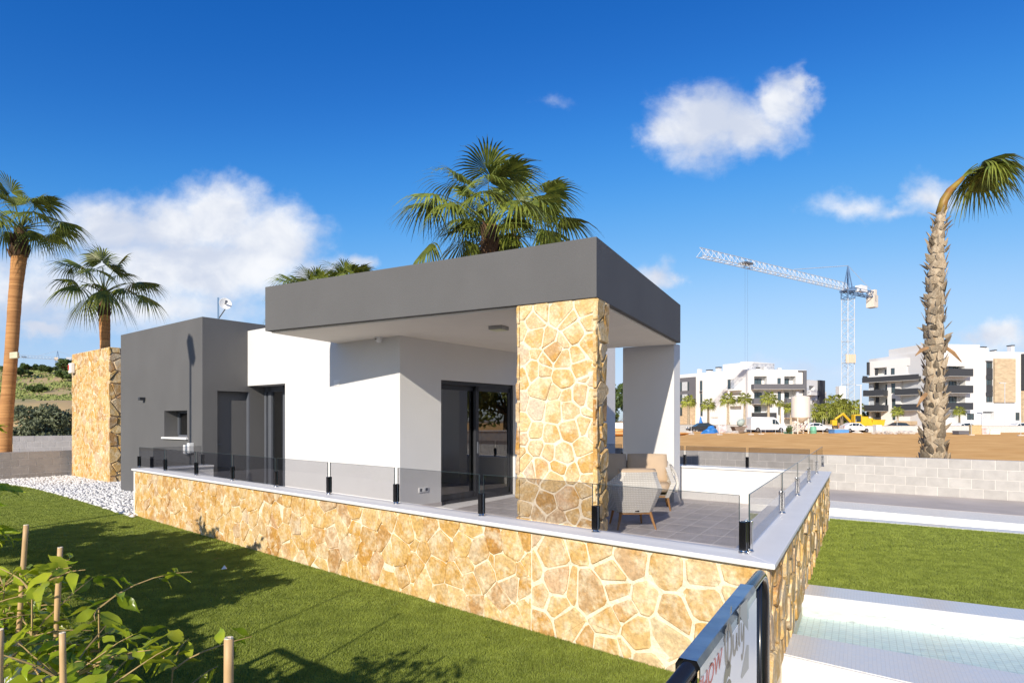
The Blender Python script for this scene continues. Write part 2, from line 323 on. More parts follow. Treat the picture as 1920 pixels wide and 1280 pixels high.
# ------------------------------------------------------------------ geometry of the plot
GZ = -.20                                          # lawn level, terrace floor is z=0
CT = .64                                           # top of the coping
dl = Vector((-.787, .617)); dl.normalize()         # house front, going left and away
d2 = Vector((.617, .787)); d2.normalize()          # house depth
K = v2(pz(246, 878, CT)); Nn = v2(pz(1453, 1058, CT)); Ff = v2(pz(1559, 883.5, CT))
dn = (K-Nn).normalized(); dr = (Ff-Nn).normalized()
W = Vector((-1.857, 9.99))                         # corner of the white wall
P = W+dl*u_at(W, dl, 464.5)
G1 = P-d2*(-u_at(P, -d2, 379.5)*-1)                # corner of the grey volume
G0 = G1+dl*u_at(G1, dl, 226.5)
C0 = v2(pz(1118.5, 557, 2.95)); Lc = v2(pz(497, 620.5, 2.95)); Rc = v2(pz(1276, 643, 2.95))
B = Ff+dl*8.2
s_ret = 0
def isect(p, d, q, e):
    c = d[0]*e[1]-d[1]*e[0]; t = ((q[0]-p[0])*e[1]-(q[1]-p[1])*e[0])/c; return Vector((p[0]+d[0]*t, p[1]+d[1]*t))
Gr = isect(K, d2, G1, dl)
path = [Gr, K, Nn, Ff, B]
def off_path(pts, dist):
    ns = []
    for a, b in zip(pts, pts[1:]):
        d = (b-a).normalized(); ns.append(Vector((-d.y, d.x)))
    out = [pts[0]+ns[0]*dist]
    for i in range(1, len(pts)-1):
        m = (ns[i-1]+ns[i]); m = m/m.dot(ns[i]); out.append(pts[i]+m*dist)
    out.append(pts[-1]+ns[-1]*dist); return out
O = {d: off_path(path, d) for d in (0, .03, .052, .11, .20, .235, .27, .30)}

# ------------------------------------------------------------------ ground and paving
def sheet(name, poly, z0, z1, mat, k='structure'):
    return kind(put(name, MB().prism(poly, z0, z1), mat), k)
g = MB(); g.add([(-3000, -3000, -1.3), (3000, -3000, -1.3), (3000, 3000, -1.3), (-3000, 3000, -1.3)], [(0, 1, 2, 3)])
kind(put('ground', g, M['ground']), 'structure')
BW0 = v2(pz(1555.6, 917, GZ)); BW1 = v2(pz(1920, 939.8, GZ)); bd = (BW1-BW0).normalized(); bn = Vector((-bd.y, bd.x))   # pale block wall line
# dirt field beyond the block wall, uneven
def field():
    fa = BW0-bd*40; n = 70; mb = MB(); rng = random.Random(3)
    us = [(-18+ i*(85/34)) for i in range(35)]+[67+ (i+1)**1.7*4 for i in range(14)]
    vs = [.12, 1.2, 2.6, 4.2]+[6+i*2.2 for i in range(30)]+[72+i*4 for i in range(8)]+[110, 150, 230, 400, 900]
    pts = []
    for j, vv in enumerate(vs):
        for uu in us:
            p = BW0+bd*(uu-20-vv*.5)+bn*vv
            z = -.34+.05*math.sin(uu*.7+vv*.3)+.04*rng.uniform(-1, 1)
            if 60 < vv < 76: z += .30*math.exp(-((vv-68)/4)**2)*(.5+.5*math.sin(uu*.5+1.3)*math.cos(uu*.23))+.05*rng.random()
            if vv > 100: z = -.33
            pts.append((p.x, p.y, z))
    m = len(us)
    mb.add(pts, [(j*m+i, j*m+i+1, (j+1)*m+i+1, (j+1)*m+i) for j in range(len(vs)-1) for i in range(m-1)])
    o = put('dirt_field', mb, M['dirt'], smooth=True); kind(o, 'structure')
field()
# right hand garden: strips between the stone wall and the frame edge, each line given by two photo points
def strip(name, la, lb, z0, z1, mat, xe=2400):
    def pt(l, x): return v2(pz(x, l[1]+(l[3]-l[1])*(x-l[0])/(l[2]-l[0]), GZ))
    def full(l):
        a, b = v2(pz(l[0], l[1], GZ)), v2(pz(l[2], l[3], GZ)); d = (b-a).normalized(); return a-d*.25, b+d*9
    a0, a1 = full(la); b0, b1 = full(lb)
    return sheet(name, [a0, a1, b1, b0], z0, z1, mat)
l_wall = (1555.6, 917, 1920, 939.8); l_rf = (1555.6, 938, 1920, 967); l_rf2 = (1555.6, 951, 1920, 982); l_rn = (1555.6, 966.5, 1920, 995)
l_lf = (1555.6, 970.6, 1920, 1000); l_ln = (1509, 1094, 1920, 1141.7); l_pc = (1502.5, 1112.8, 1920, 1162.8); l_pn = (1474, 1184.7, 1920, 1264); l_pe = (1458.75, 1222, 1715, 1280)
strip('paving', l_wall, l_rf, -1.2, GZ+.004, M['pave'])
strip('rill_coping', l_rf, l_rf2, -1.2, GZ, M['mosaic_w'])
strip('rill_floor', l_rf2, l_rn, -1.2, GZ-.20, M['pool'])
strip('rill_edge', l_rn, l_lf, -1.2, GZ, M['mosaic_w'])
strip('garden_lawn', l_lf, l_ln, -1.2, GZ-.012, M['turf_base'])
strip('pool_coping', l_ln, l_pc, -1.2, GZ, M['mosaic'])
strip('pool_floor', l_pc, l_pn, -1.2, GZ-.21, M['pool'])
strip('pool_step', l_pn, l_pe, -1.2, GZ, M['mosaic'])
# sunlit white riser of the step toward the lower pool
def riser():
    a, b = v2(pz(l_pe[0], l_pe[1], GZ)), v2(pz(l_pe[2], l_pe[3], GZ)); d = (b-a).normalized(); n = Vector((d.y, -d.x))
    if n.y > 0: n = -n
    a, b = a-d*.25, b+d*9
    sheet('pool_riser', [a, b, b+n*.02, a+n*.02], -1.25, GZ-.006, M['plaster_w'])
    a2, b2 = v2(pz(l_pc[0], l_pc[1], GZ)), v2(pz(1920, 1162.8, GZ)); e = (b2-a2).normalized(); m = Vector((e.y, -e.x))
    if m.y > 0: m = -m
    a2, b2 = a2-e*.25, b2+e*9
    sheet('pool_inner_wall', [a2, b2, b2+m*.015, a2+m*.015], -1.0, GZ-.004, M['plaster_w'])
    a2, b2 = v2(pz(l_rf2[0], l_rf2[1], GZ)), v2(pz(1920, 982, GZ)); e = (b2-a2).normalized(); m = Vector((e.y, -e.x))
    if m.y > 0: m = -m
    a2, b2 = a2-e*.25, b2+e*9
    sheet('rill_inner_wall', [a2, b2, b2+m*.015, a2+m*.015], -1.0, GZ-.004, M['plaster_w'])
riser()
wm, N_, L_, b_ = nodes('pool_water'); N_.remove(b_)
tr = N_.new('ShaderNodeBsdfTransparent'); tr.inputs[0].default_value = (.92, .98, .97, 1); gl = N_.new('ShaderNodeBsdfGlossy'); gl.inputs['Roughness'].default_value = .02
fr = N_.new('ShaderNodeFresnel'); fr.inputs[0].default_value = 1.10; ms = N_.new('ShaderNodeMixShader')
tcw = N_.new('ShaderNodeTexCoord'); nw = N_.new('ShaderNodeTexNoise'); nw.inputs['Scale'].default_value = 9; nw.inputs['Detail'].default_value = 3; L_.new(tcw.outputs['Object'], nw.inputs['Vector'])
bw = N_.new('ShaderNodeBump'); bw.inputs['Strength'].default_value = .10; bw.inputs['Distance'].default_value = .03; L_.new(nw.outputs['Fac'], bw.inputs['Height']); L_.new(bw.outputs[0], gl.inputs['Normal']); L_.new(bw.outputs[0], fr.inputs['Normal'])
L_.new(fr.outputs[0], ms.inputs[0]); L_.new(tr.outputs[0], ms.inputs[1]); L_.new(gl.outputs[0], ms.inputs[2]); L_.new(ms.outputs[0], N_['Material Output'].inputs[0])
def water(name, la, lb, z):
    def full(l):
        a, b = v2(pz(l[0], l[1], GZ)), v2(pz(l[2], l[3], GZ)); d = (b-a).normalized(); return a-d*.25, b+d*9
    a0, a1 = full(la); b0, b1 = full(lb)
    kind(put(name, MB().add([(*a0, z), (*a1, z), (*b1, z), (*b0, z)], [(0, 1, 2, 3)]), wm), 'structure')
water('pool_water', l_pc, l_pn, GZ-.115); water('rill_water', l_rf2, l_rn, GZ-.13)

# front lawn and gravel
gb = [v2(pz(x, y, GZ)) for x, y in ((250, 969.5), (190, 950), (130, 932), (60, 913.5), (0, 905), (-140, 890))]
hd = dn.copy()                                     # hedge runs parallel to the front wall
hn = Vector((-dn.y, dn.x)); hn = hn if hn.y > 0 else -hn
H0 = Vector((-.47, 1.0))
lawn_poly = [O[.03][1], O[.03][2], Vector((1.86, 3.62)), Vector((.05, .55)), H0-hn*.25-hd*.2, H0-hn*.25+hd*17, gb[-1]]+gb[::-1][1:]
sheet('front_lawn', lawn_poly, -1.2, GZ-.012, M['turf_base'])
gravel_poly = gb+[v2(pz(-140, 870, GZ)), Vector((-15, 24)), Vector((-9, 19)), G0+d2*.5, G1, O[.03][1]]
sheet('gravel_bed', [gb[0]]+gb[1:]+[gb[-1]+Vector((-1, 3)), Vector((-15.5, 24)), Vector((-8, 20)), G1+d2*.2, O[.11][1]], -1.2, GZ-.02, M['pebble'])
sheet('pavement', [H0-hn*.25-hd*9, H0-hn*.25+hd*20, H0-hn*3.2+hd*20, H0-hn*3.2-hd*9], -1.2, GZ-.02, M['pave'])
sheet('street', [H0-hn*3.2-hd*40, H0-hn*3.2+hd*40, H0-hn*10+hd*40, H0-hn*10-hd*40], -1.25, GZ-.14, M['asphalt'])

def inside(poly, x, y):
    c = np.zeros(x.shape, bool); n = len(poly)
    for i in range(n):
        a, b = poly[i], poly[(i+1) % n]
        if a[1] == b[1]: continue
        t = ((a[1] > y) != (b[1] > y)) & (x < (b[0]-a[0])*(y-a[1])/(b[1]-a[1])+a[0]); c ^= t
    return c
def np_mesh(name, V, T):
    me = bpy.data.meshes.new(name); me.vertices.add(len(V)); me.vertices.foreach_set('co', V.astype(np.float32).ravel())
    me.loops.add(T.size); me.loops.foreach_set('vertex_index', T.astype(np.int32).ravel())
    me.polygons.add(len(T)); me.polygons.foreach_set('loop_start', np.arange(0, T.size, T.shape[1], dtype=np.int32)); me.update(calc_edges=True); return me
turf = leaf_mat('artificial_grass', (.315, .375, .055), (.195, .245, .030), .3, .6, .0)
def grass(name, poly, dens, seed):
    rng = np.random.default_rng(seed); xs = [p[0] for p in poly]; ys = [p[1] for p in poly]; out = []
    for (ya, yb, de, wd, ht) in dens:
        x0, x1, y0, y1 = min(xs), max(xs), max(min(ys), ya), min(max(ys), yb)
        if y1 <= y0: continue
        n = int((x1-x0)*(y1-y0)*de); x = rng.uniform(x0, x1, n); y = rng.uniform(y0, y1, n)
        k = inside(poly, x, y) & (np.abs(x) < .93*y+.3); x, y = x[k], y[k]; out.append((x, y, np.full(len(x), wd), np.full(len(x), ht)))
    x, y, wd, ht = [np.concatenate(a) for a in zip(*out)]; n = len(x)
    a = rng.uniform(0, 2*np.pi, n); l = rng.uniform(.1, .9, n); la = rng.normal(.6, 1.3, n); h = ht*rng.uniform(.7, 1.15, n)
    V = np.zeros((n, 3, 3)); z0 = GZ-.014
    V[:, 0] = np.stack([x-np.cos(a)*wd, y-np.sin(a)*wd, np.full(n, z0)], 1); V[:, 1] = np.stack([x+np.cos(a)*wd, y+np.sin(a)*wd, np.full(n, z0)], 1)
    V[:, 2] = np.stack([x+np.cos(la)*l*h, y+np.sin(la)*l*h, z0+h], 1)
    return kind(put(name, np_mesh(name, V.reshape(-1, 3), np.arange(3*n).reshape(-1, 3)), turf), 'stuff')
lawn_in = lawn_poly
o = grass('grass', lawn_in, [(3.2, 5.6, 26000, .0026, .017), (5.6, 8, 15000, .0036, .017), (8, 13, 6500, .0055, .017), (13, 22, 2500, .009, .017)], 1)
tag(o, 'short artificial turf of the lawn below the stone wall', 'grass')
def strip_poly(la, lb):
    def full(l):
        a, b = v2(pz(l[0], l[1], GZ)), v2(pz(l[2], l[3], GZ)); d = (b-a).normalized(); return a-d*.02, b+d*6
    a0, a1 = full(la); b0, b1 = full(lb); return [a0, a1, b1, b0]
o = grass('grass', strip_poly(l_lf, l_ln), [(3, 8, 15000, .0036, .017), (8, 13, 7000, .0055, .017)], 2)
tag(o, 'artificial turf strip between the pool and the rill', 'grass')
def pebbles():
    rng = np.random.default_rng(5)
    poly = [gb[0]]+gb[1:]+[gb[-1]+Vector((-1, 3)), Vector((-15.5, 23)), Vector((-9, 19)), G0+d2*.3, G1, O[.11][1]]
    xs = [p[0] for p in poly]; ys = [p[1] for p in poly]; n = 42000
    x = rng.uniform(min(xs), max(xs), n); y = rng.uniform(min(ys), max(ys), n); k = inside(poly, x, y); x, y = x[k][:15000], y[k][:15000]; n = len(x)
    t = (1+5**.5)/2; ico = np.array([(-1, t, 0), (1, t, 0), (-1, -t, 0), (1, -t, 0), (0, -1, t), (0, 1, t), (0, -1, -t), (0, 1, -t), (t, 0, -1), (t, 0, 1), (-t, 0, -1), (-t, 0, 1)])/1.9
    fc = np.array([(0, 11, 5), (0, 5, 1), (0, 1, 7), (0, 7, 10), (0, 10, 11), (1, 5, 9), (5, 11, 4), (11, 10, 2), (10, 7, 6), (7, 1, 8), (3, 9, 4), (3, 4, 2), (3, 2, 6), (3, 6, 8), (3, 8, 9), (4, 9, 5), (2, 4, 11), (6, 2, 10), (8, 6, 7), (9, 8, 1)])
    s = rng.uniform(.022, .048, n); a = rng.uniform(0, 6.28, n); el = rng.uniform(.6, 1.3, n)
    v = ico[None]*(s[:, None, None])*rng.uniform(.75, 1.2, (n, 12, 1)); v[:, :, 0] *= el[:, None]; v[:, :, 2] *= .7
    c, si = np.cos(a)[:, None], np.sin(a)[:, None]; vx = v[:, :, 0]*c-v[:, :, 1]*si+x[:, None]; vy = v[:, :, 0]*si+v[:, :, 1]*c+y[:, None]
    V = np.stack([vx, vy, v[:, :, 2]+GZ-.005+rng.uniform(0, .025, n)[:, None]], 2).reshape(-1, 3)
    T = (fc[None]+12*np.arange(n)[:, None, None]).reshape(-1, 3)
    o = kind(put('pebbles', np_mesh('pebbles', V, T), M['pebble']), 'stuff'); tag(o, 'white pebbles spread beside the grey house wall', 'pebbles')
pebbles()

# ------------------------------------------------------------------ irregular stone cladding
def clip_poly(poly, n, c):
    out = []
    for i in range(len(poly)):
        a, b = poly[i-1], poly[i]; da, db = a[0]*n[0]+a[1]*n[1]-c, b[0]*n[0]+b[1]*n[1]-c
        if (da <= 0) != (db <= 0): t = da/(da-db); out.append((a[0]+(b[0]-a[0])*t, a[1]+(b[1]-a[1])*t))
        if db <= 0: out.append(b)
    return out
def cladding(parent, org, du, nout, Wd, Hd, size, mort, proud, seed, aspect=1.0, u_off=0, mat=None):
    rng = random.Random(seed); Nst = int(Wd*Hd/size**2); sites = []
    for i in range(Nst):
        best = None
        for c in range(9):
            q = (rng.uniform(0, Wd), rng.uniform(0, Hd)); dm = min([((q[0]-s[0])/aspect)**2+(q[1]-s[1])**2 for s in sites] or [9])
            if best is None or dm > best[0]: best = (dm, q)
        sites.append(best[1])
    wt = [rng.choice((-1.6, -.9, -.3, .2, .6, 1.1))*(size*.42)**2*rng.uniform(.6, 1.2) for _ in sites]
    for i, s in enumerate(sites):
        pl = [(0, 0), (Wd, 0), (Wd, Hd), (0, Hd)]
        nb = sorted(range(Nst), key=lambda j: (sites[j][0]-s[0])**2+(sites[j][1]-s[1])**2)[1:22]
        ins = mort/2*rng.uniform(.6, 1.5)
        for j in nb:
            t = sites[j]; n = (t[0]-s[0], t[1]-s[1]); ln = math.hypot(*n)
            if ln < 1e-6: continue
            n = (n[0]/ln, n[1]/ln); c = (ln*ln+wt[i]-wt[j])/(2*ln)
            pl = clip_poly(pl, n, n[0]*s[0]+n[1]*s[1]+c-ins)
            if len(pl) < 3: break
        if len(pl) < 3: continue
        cx = sum(p[0] for p in pl)/len(pl); cy = sum(p[1] for p in pl)/len(pl)
        # cut corners, keep about ten points
        q = []
        for a in range(len(pl)):
            p0, p1 = pl[a], pl[(a+1) % len(pl)]; l = math.hypot(p1[0]-p0[0], p1[1]-p0[1])
            if l < .012: continue
            f = rng.uniform(.06, .17); q += [(p0[0]+(p1[0]-p0[0])*f, p0[1]+(p1[1]-p0[1])*f), (p1[0]+(p0[0]-p1[0])*f, p1[1]+(p0[1]-p1[1])*f)]
        if len(q) < 3: continue
        q = [(x+rng.uniform(-1, 1)*size*.034, y+rng.uniform(-1, 1)*size*.034) for x, y in q]
        q = [(min(max(x, 0), Wd), min(max(y, .0), Hd)) for x, y in q]
        ar = abs(sum(q[a-1][0]*q[a][1]-q[a][0]*q[a-1][1] for a in range(len(q))))/2
        if ar < .0012: continue
        n = len(q); h = proud*rng.uniform(.45, 1.45); tx, ty = rng.uniform(-.05, .05), rng.uniform(-.05, .05)
        vs = []
        def P3(u, v, d): return (org[0]+du[0]*(u+u_off)+nout[0]*d, org[1]+du[1]*(u+u_off)+nout[1]*d, org[2]+v)
        for (x, y) in q: vs.append(P3(x, y, -.015))
        for (x, y) in q: vs.append(P3(cx+(x-cx)*.985, cy+(y-cy)*.985, h*.5+(x-cx)*tx+(y-cy)*ty))
        for (x, y) in q:
            k = 1-min(.4, .013/max(.02, math.hypot(x-cx, y-cy))); vs.append(P3(cx+(x-cx)*k, cy+(y-cy)*k, h+(x-cx)*tx+(y-cy)*ty+rng.uniform(-.004, .004)))
        fs = [(a, (a+1) % n, n+(a+1) % n, n+a) for a in range(n)]+[(n+a, n+(a+1) % n, 2*n+(a+1) % n, 2*n+a) for a in range(n)]+[tuple(range(2*n, 3*n))]
        me = bpy.data.meshes.new('stone'); me.from_pydata(vs, [], fs); put('stone', me, mat or M['stone'], parent)

def quadpoly(a, b, i): return [a[i], a[i+1], b[i+1], b[i]]
def terrace_wall(i, label, clad):
    base = (O[.03][i]+O[.03][i+1])/2
    t = thing('terrace_wall', label, 'wall', (base.x, base.y, GZ), 'walls around the terrace')
    put('render_face', MB().prism(quadpoly(O[.11], O[.27], i), -1.1, CT-.037), M['white'], t)
    cp = MB().prism(quadpoly(O[0], O[.30], i), CT-.034, CT).mesh('coping', bevel=.006); put('coping', cp, M['coping'], t)
    if clad:
        put('mortar_bed', MB().prism(quadpoly(O[.052], O[.11], i), -1.0, CT-.038), M['mortar'], t)
    else: put('outer_render', MB().prism(quadpoly(O[.03], O[.11], i), -1.0, CT-.038), M['white'], t)
    return t
tw0 = terrace_wall(0, 'short end wall of the terrace running back to the grey house wall', False)
tw1 = terrace_wall(1, 'long ochre stone terrace wall with pale coping above the front lawn', True)
tw2 = terrace_wall(2, 'ochre stone terrace wall beside the pool and garden lawn', True)
tw3 = terrace_wall(3, 'white rendered back wall of the terrace behind the sofa', False)
HW = CT-.04-GZ
a, b = O[.052][2], O[.052][1]; Lw = (b-a).length; dd = (b-a)/Lw; no = Vector((dd.y, -dd.x)); no = no if no.y < 0 else -no
split = u_at(a, dd, 996)
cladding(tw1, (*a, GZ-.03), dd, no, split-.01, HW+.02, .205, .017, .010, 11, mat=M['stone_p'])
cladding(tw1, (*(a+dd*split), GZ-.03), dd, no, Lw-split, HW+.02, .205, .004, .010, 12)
a, b = O[.052][2], O[.052][3]; Lw2 = (b-a).length; de = (b-a)/Lw2; ne = Vector((de.y, -de.x)); ne = ne if ne.x > 0 else -ne
cladding(tw2, (*a, GZ-.03), de, ne, Lw2, HW+.02, .21, .010, .022, 13)

# ------------------------------------------------------------------ terrace floor tiles
td = Vector((math.sin(R_(31.6)), math.cos(R_(31.6)))); te = Vector((-td.y, td.x))
floor_poly = O[.235]
sheet('terrace_floor', [O[.11][1], O[.11][2], O[.11][3], O[.11][3]+dl*7.4, O[.11][0]], -1.1, -.002, M['grout'])
fl = bpy.data.objects['terrace_floor']
def tiles():
    full = MB().cube(-.295, .295, -.145, .145, -.004, .0).mesh('floor_tile', bevel=.0015); full.materials.append(M['tile'])
    poly = [O[.235][1], O[.235][2], O[.235][3], O[.235][3]+dl*6.8, O[.235][1]+d2*6.5]
    org = O[.27][2]; ang = math.atan2(td.y, td.x)
    def in_house(p):
        q = p-W; a = q.dot(dl); b_ = q.dot(d2); return a > -.35 and b_ > .45 or (q.dot(dl) > 5.2)
    for i in range(-12, 22):
        for j in range(-10, 40):
            c = org+td*(i*.6)+te*(j*.3-.1)
            cor = [c+td*(sa*.298)+te*(sb*.148) for sa, sb in ((-1, -1), (1, -1), (1, 1), (-1, 1))]
            if in_house(c): continue
            pl = [(p.x, p.y) for p in cor]; cut = False
            for k in range(len(poly)):
                a, b = poly[k], poly[(k+1) % len(poly)]; n = Vector((b.y-a.y, a.x-b.x)); n.normalize(); pv = len(pl)
                cc = n.dot(a)
                if any(p[0]*n.x+p[1]*n.y-cc > 1e-6 for p in pl): cut = True; pl = clip_poly(pl, n, cc)
                if len(pl) < 3: break
            if len(pl) < 3: continue
            if not cut:
                o = put('floor_tile', full, None, fl); o.location = (c.x, c.y, 0); o.rotation_euler = (0, 0, ang)
            else:
                ar = abs(sum(pl[q-1][0]*pl[q][1]-pl[q][0]*pl[q-1][1] for q in range(len(pl))))/2
                if ar > .004: put('floor_tile', MB().prism(pl, -.004, 0), M['tile'], fl)
tiles()

# ------------------------------------------------------------------ glass balustrades
def balustrade(label, pts, ends, chrome=False):
    """pts: post positions (2D) along a straight run"""
    t = thing('glass_balustrade', label, 'balustrade', (*((pts[0]+pts[-1])/2), CT), 'glass balustrades on the terrace walls')
    d = (pts[-1]-pts[0]).normalized(); n = Vector((-d.y, d.x)); d3 = Vector((*d, 0)); n3 = Vector((*n, 0))
    for i, p in enumerate(pts):
        pm_ = MB(); c = Vector((*p, 0))
        for s in (-1, 1):
            pm_.box(c+n3*s*.017+Vector((0, 0, CT+.115)), d3*.024, n3*.009, (0, 0, .095))
        po = put('post', pm_.mesh('post', bevel=.005), M['chrome'] if chrome else M['black'], t)  # black colour stands in for dark surroundings mirrored in polished steel posts
        put('foot', MB().lathe([(.034, CT+.0005), (.034, CT+.008), (.026, CT+.012), (.022, CT+.022), (0.001, CT+.022)], (p.x, p.y, 0), 14), M['chrome'], po)
        st = MB(); st.box(c+Vector((0, 0, CT+.112)), d3*.020, n3*.0075, (0, 0, .092)); put('core', st, M['chrome'], po)
    for a, b in zip(pts, pts[1:]):
        if (b-a).length < .2: continue
        gm = MB(); m = (a+b)/2; hl = (b-a).length/2-.03
        gm.box((m.x, m.y, (CT+.03+1.02)/2), d3*hl, n3*.005, (0, 0, (1.02-CT-.03)/2)); gp = put('glass_panel', gm, M['glass'], t)
        em = MB(); em.box((m.x, m.y, 1.0215), d3*hl, n3*.0048, (0, 0, .0012))
        for s_ in (-1, 1): em.box((m.x+d.x*s_*(hl+.0013), m.y+d.y*s_*(hl+.0013), (CT+.03+1.02)/2), d3*.0012, n3*.0048, (0, 0, (1.02-CT-.03)/2))
        put('edge', em, M['glassedge'], gp)
a, b = O[.20][2], O[.20][1]; df_ = (b-a).normalized()
fp = [a+df_*.02]+[a+df_*u_at(a, df_, x) for x in (1117, 903, 743, 617, 518, 436, 368, 310, 261)]
balustrade('long smoked glass balustrade with steel posts coloured as dark reflections on the front stone wall', fp, 0)
a, b = O[.20][2], O[.20][3]; dq = (b-a).normalized()
balustrade('clear glass balustrade with polished posts along the pool side wall', [a+dq*.075]+[a+dq*u_at(a, dq, x) for x in (1466, 1495, 1516.5, 1531, 1542)], 0, True)
a, b = O[.20][3], O[.20][4]; dq = (b-a).normalized()
balustrade('glass balustrade on the white wall behind the sofa', [a+dq*.1]+[a+dq*u_at(a, dq, x) for x in (1401, 1284)]+[a+dq*(u_at(a, dq, 1284)+k) for k in (1.35, 2.7, 4.0)], 0)
a, b = O[.20][1], O[.20][0]; dq = (b-a).normalized(); lq = (b-a).length
balustrade('short smoked glass balustrade on the end wall by the grey house', [a+dq*.08, a+dq*min(1.0, lq-.1)], 0)

# ------------------------------------------------------------------ house
house = thing('house', 'modern single storey villa in white and dark grey render with flat canopy roof', 'house', (W.x, W.y, 0))
TOPG = z_at(G1.y, 593.5)
# grey volume
def grey():
    mb = MB(); Lg = (G0-G1).length; depth = 6.5
    u0, u1 = u_at(G1, dl, 351), u_at(G1, dl, 308); yw = (G1+dl*u0).y
    hz = (u0, u1, z_at(yw, 821), z_at(yw, 769), .34, False)
    mb.wall(G1, dl, d2, Lg, -1., TOPG, [hz])
    s0, s1 = u_at(G1, d2, 407.5), u_at(G1, d2, 468.5); yd = (G1+d2*s0).y
    hd_ = (s0, s1, -.3, z_at(yd, 732.5), .16, True)
    mb.wall(G1, d2, dl, depth, -1., TOPG, [hd_])
    a, b, c, d = G1, G0, G0+d2*depth, G1+d2*depth
    mb.add([(*b, -1), (*c, -1), (*c, TOPG), (*b, TOPG)], [(0, 1, 2, 3)]); mb.add([(*c, -1), (*d, -1), (*d, TOPG), (*c, TOPG)], [(0, 1, 2, 3)])
    put('grey_wall', mb.mesh('grey_wall', recalc=False), M['grey'], house)
    rm = MB()                                      # parapet ring and flat roof
    cen = (a+b+c+d)/4; inn = [p+(cen-p)*.05 for p in (a, b, c, d)]
    rm.add([(*p, TOPG) for p in (a, b, c, d)]+[(*p, TOPG) for p in inn]+[(*p, TOPG-.35) for p in inn], [(i, (i+1) % 4, 4+(i+1) % 4, 4+i) for i in range(4)]+[(4+i, 4+(i+1) % 4, 8+(i+1) % 4, 8+i) for i in range(4)]+[(8, 9, 10, 11)])
    put('parapet', rm, M['grey'], house)
    # window in the recess
    q = lambda u, z, dp: Vector((*(G1+dl*u+d2*dp), z))
    wm_ = MB(); z0, z1 = hz[2], hz[3]; dl3, d23, up = Vector((*dl, 0)), Vector((*d2, 0)), Vector((0, 0, 1))
    for (ua, ub, za, zb) in ((u0, u0+.05, z0, z1), (u1-.05, u1, z0, z1), (u0, u1, z0, z0+.05), (u0, u1, z1-.05, z1)):
        wm_.box(q((ua+ub)/2, (za+zb)/2, .315), dl3*(ub-ua)/2, d23*.035, up*(zb-za)/2)
    wo = put('window', wm_, M['alu_lt'], house)
    put('pane', MB().box(q((u0+u1)/2, (z0+z1)/2, .32), dl3*((u1-u0)/2-.045), d23*.008, up*((z1-z0)/2-.045)), M['doorglass'], wo)
    put('room_shade_box', MB().box(q((u0+u1)/2, (z0+z1)/2, .62), dl3*((u1-u0)/2), d23*.25, up*((z1-z0)/2)), M['alu'], wo)  # solid box, its dark colour stands for the unlit room behind the pane
    put('sill', MB().box(q((u0+u1)/2, z0-.012, .14), dl3*((u1-u0)/2+.045), d23*.19, up*.02).mesh('sill', bevel=.005), M['coping'], wo)
    # service door
    qd = lambda s, z, dp: Vector((*(G1+d2*s+dl*dp), z))
    dm = MB(); dm.box(qd((s0+s1)/2, (hd_[3]-.0)/2, .135), d23*((s1-s0)/2-.01), dl3*.02, up*(hd_[3]/2-.01)); dr_ = put('door', dm, M['grey'], house)
    put('door_handle', MB().box(qd(s0+.09, 1.02, .105), d23*.05, dl3*.012, up*.012), M['alu_lt'], dr_)
    jm = MB(); jm.box(qd(s1-.012, hd_[3]/2, .055), d23*.012, dl3*.05, up*hd_[3]/2); put('door_jamb', jm, M['alu_lt'], house)
grey()
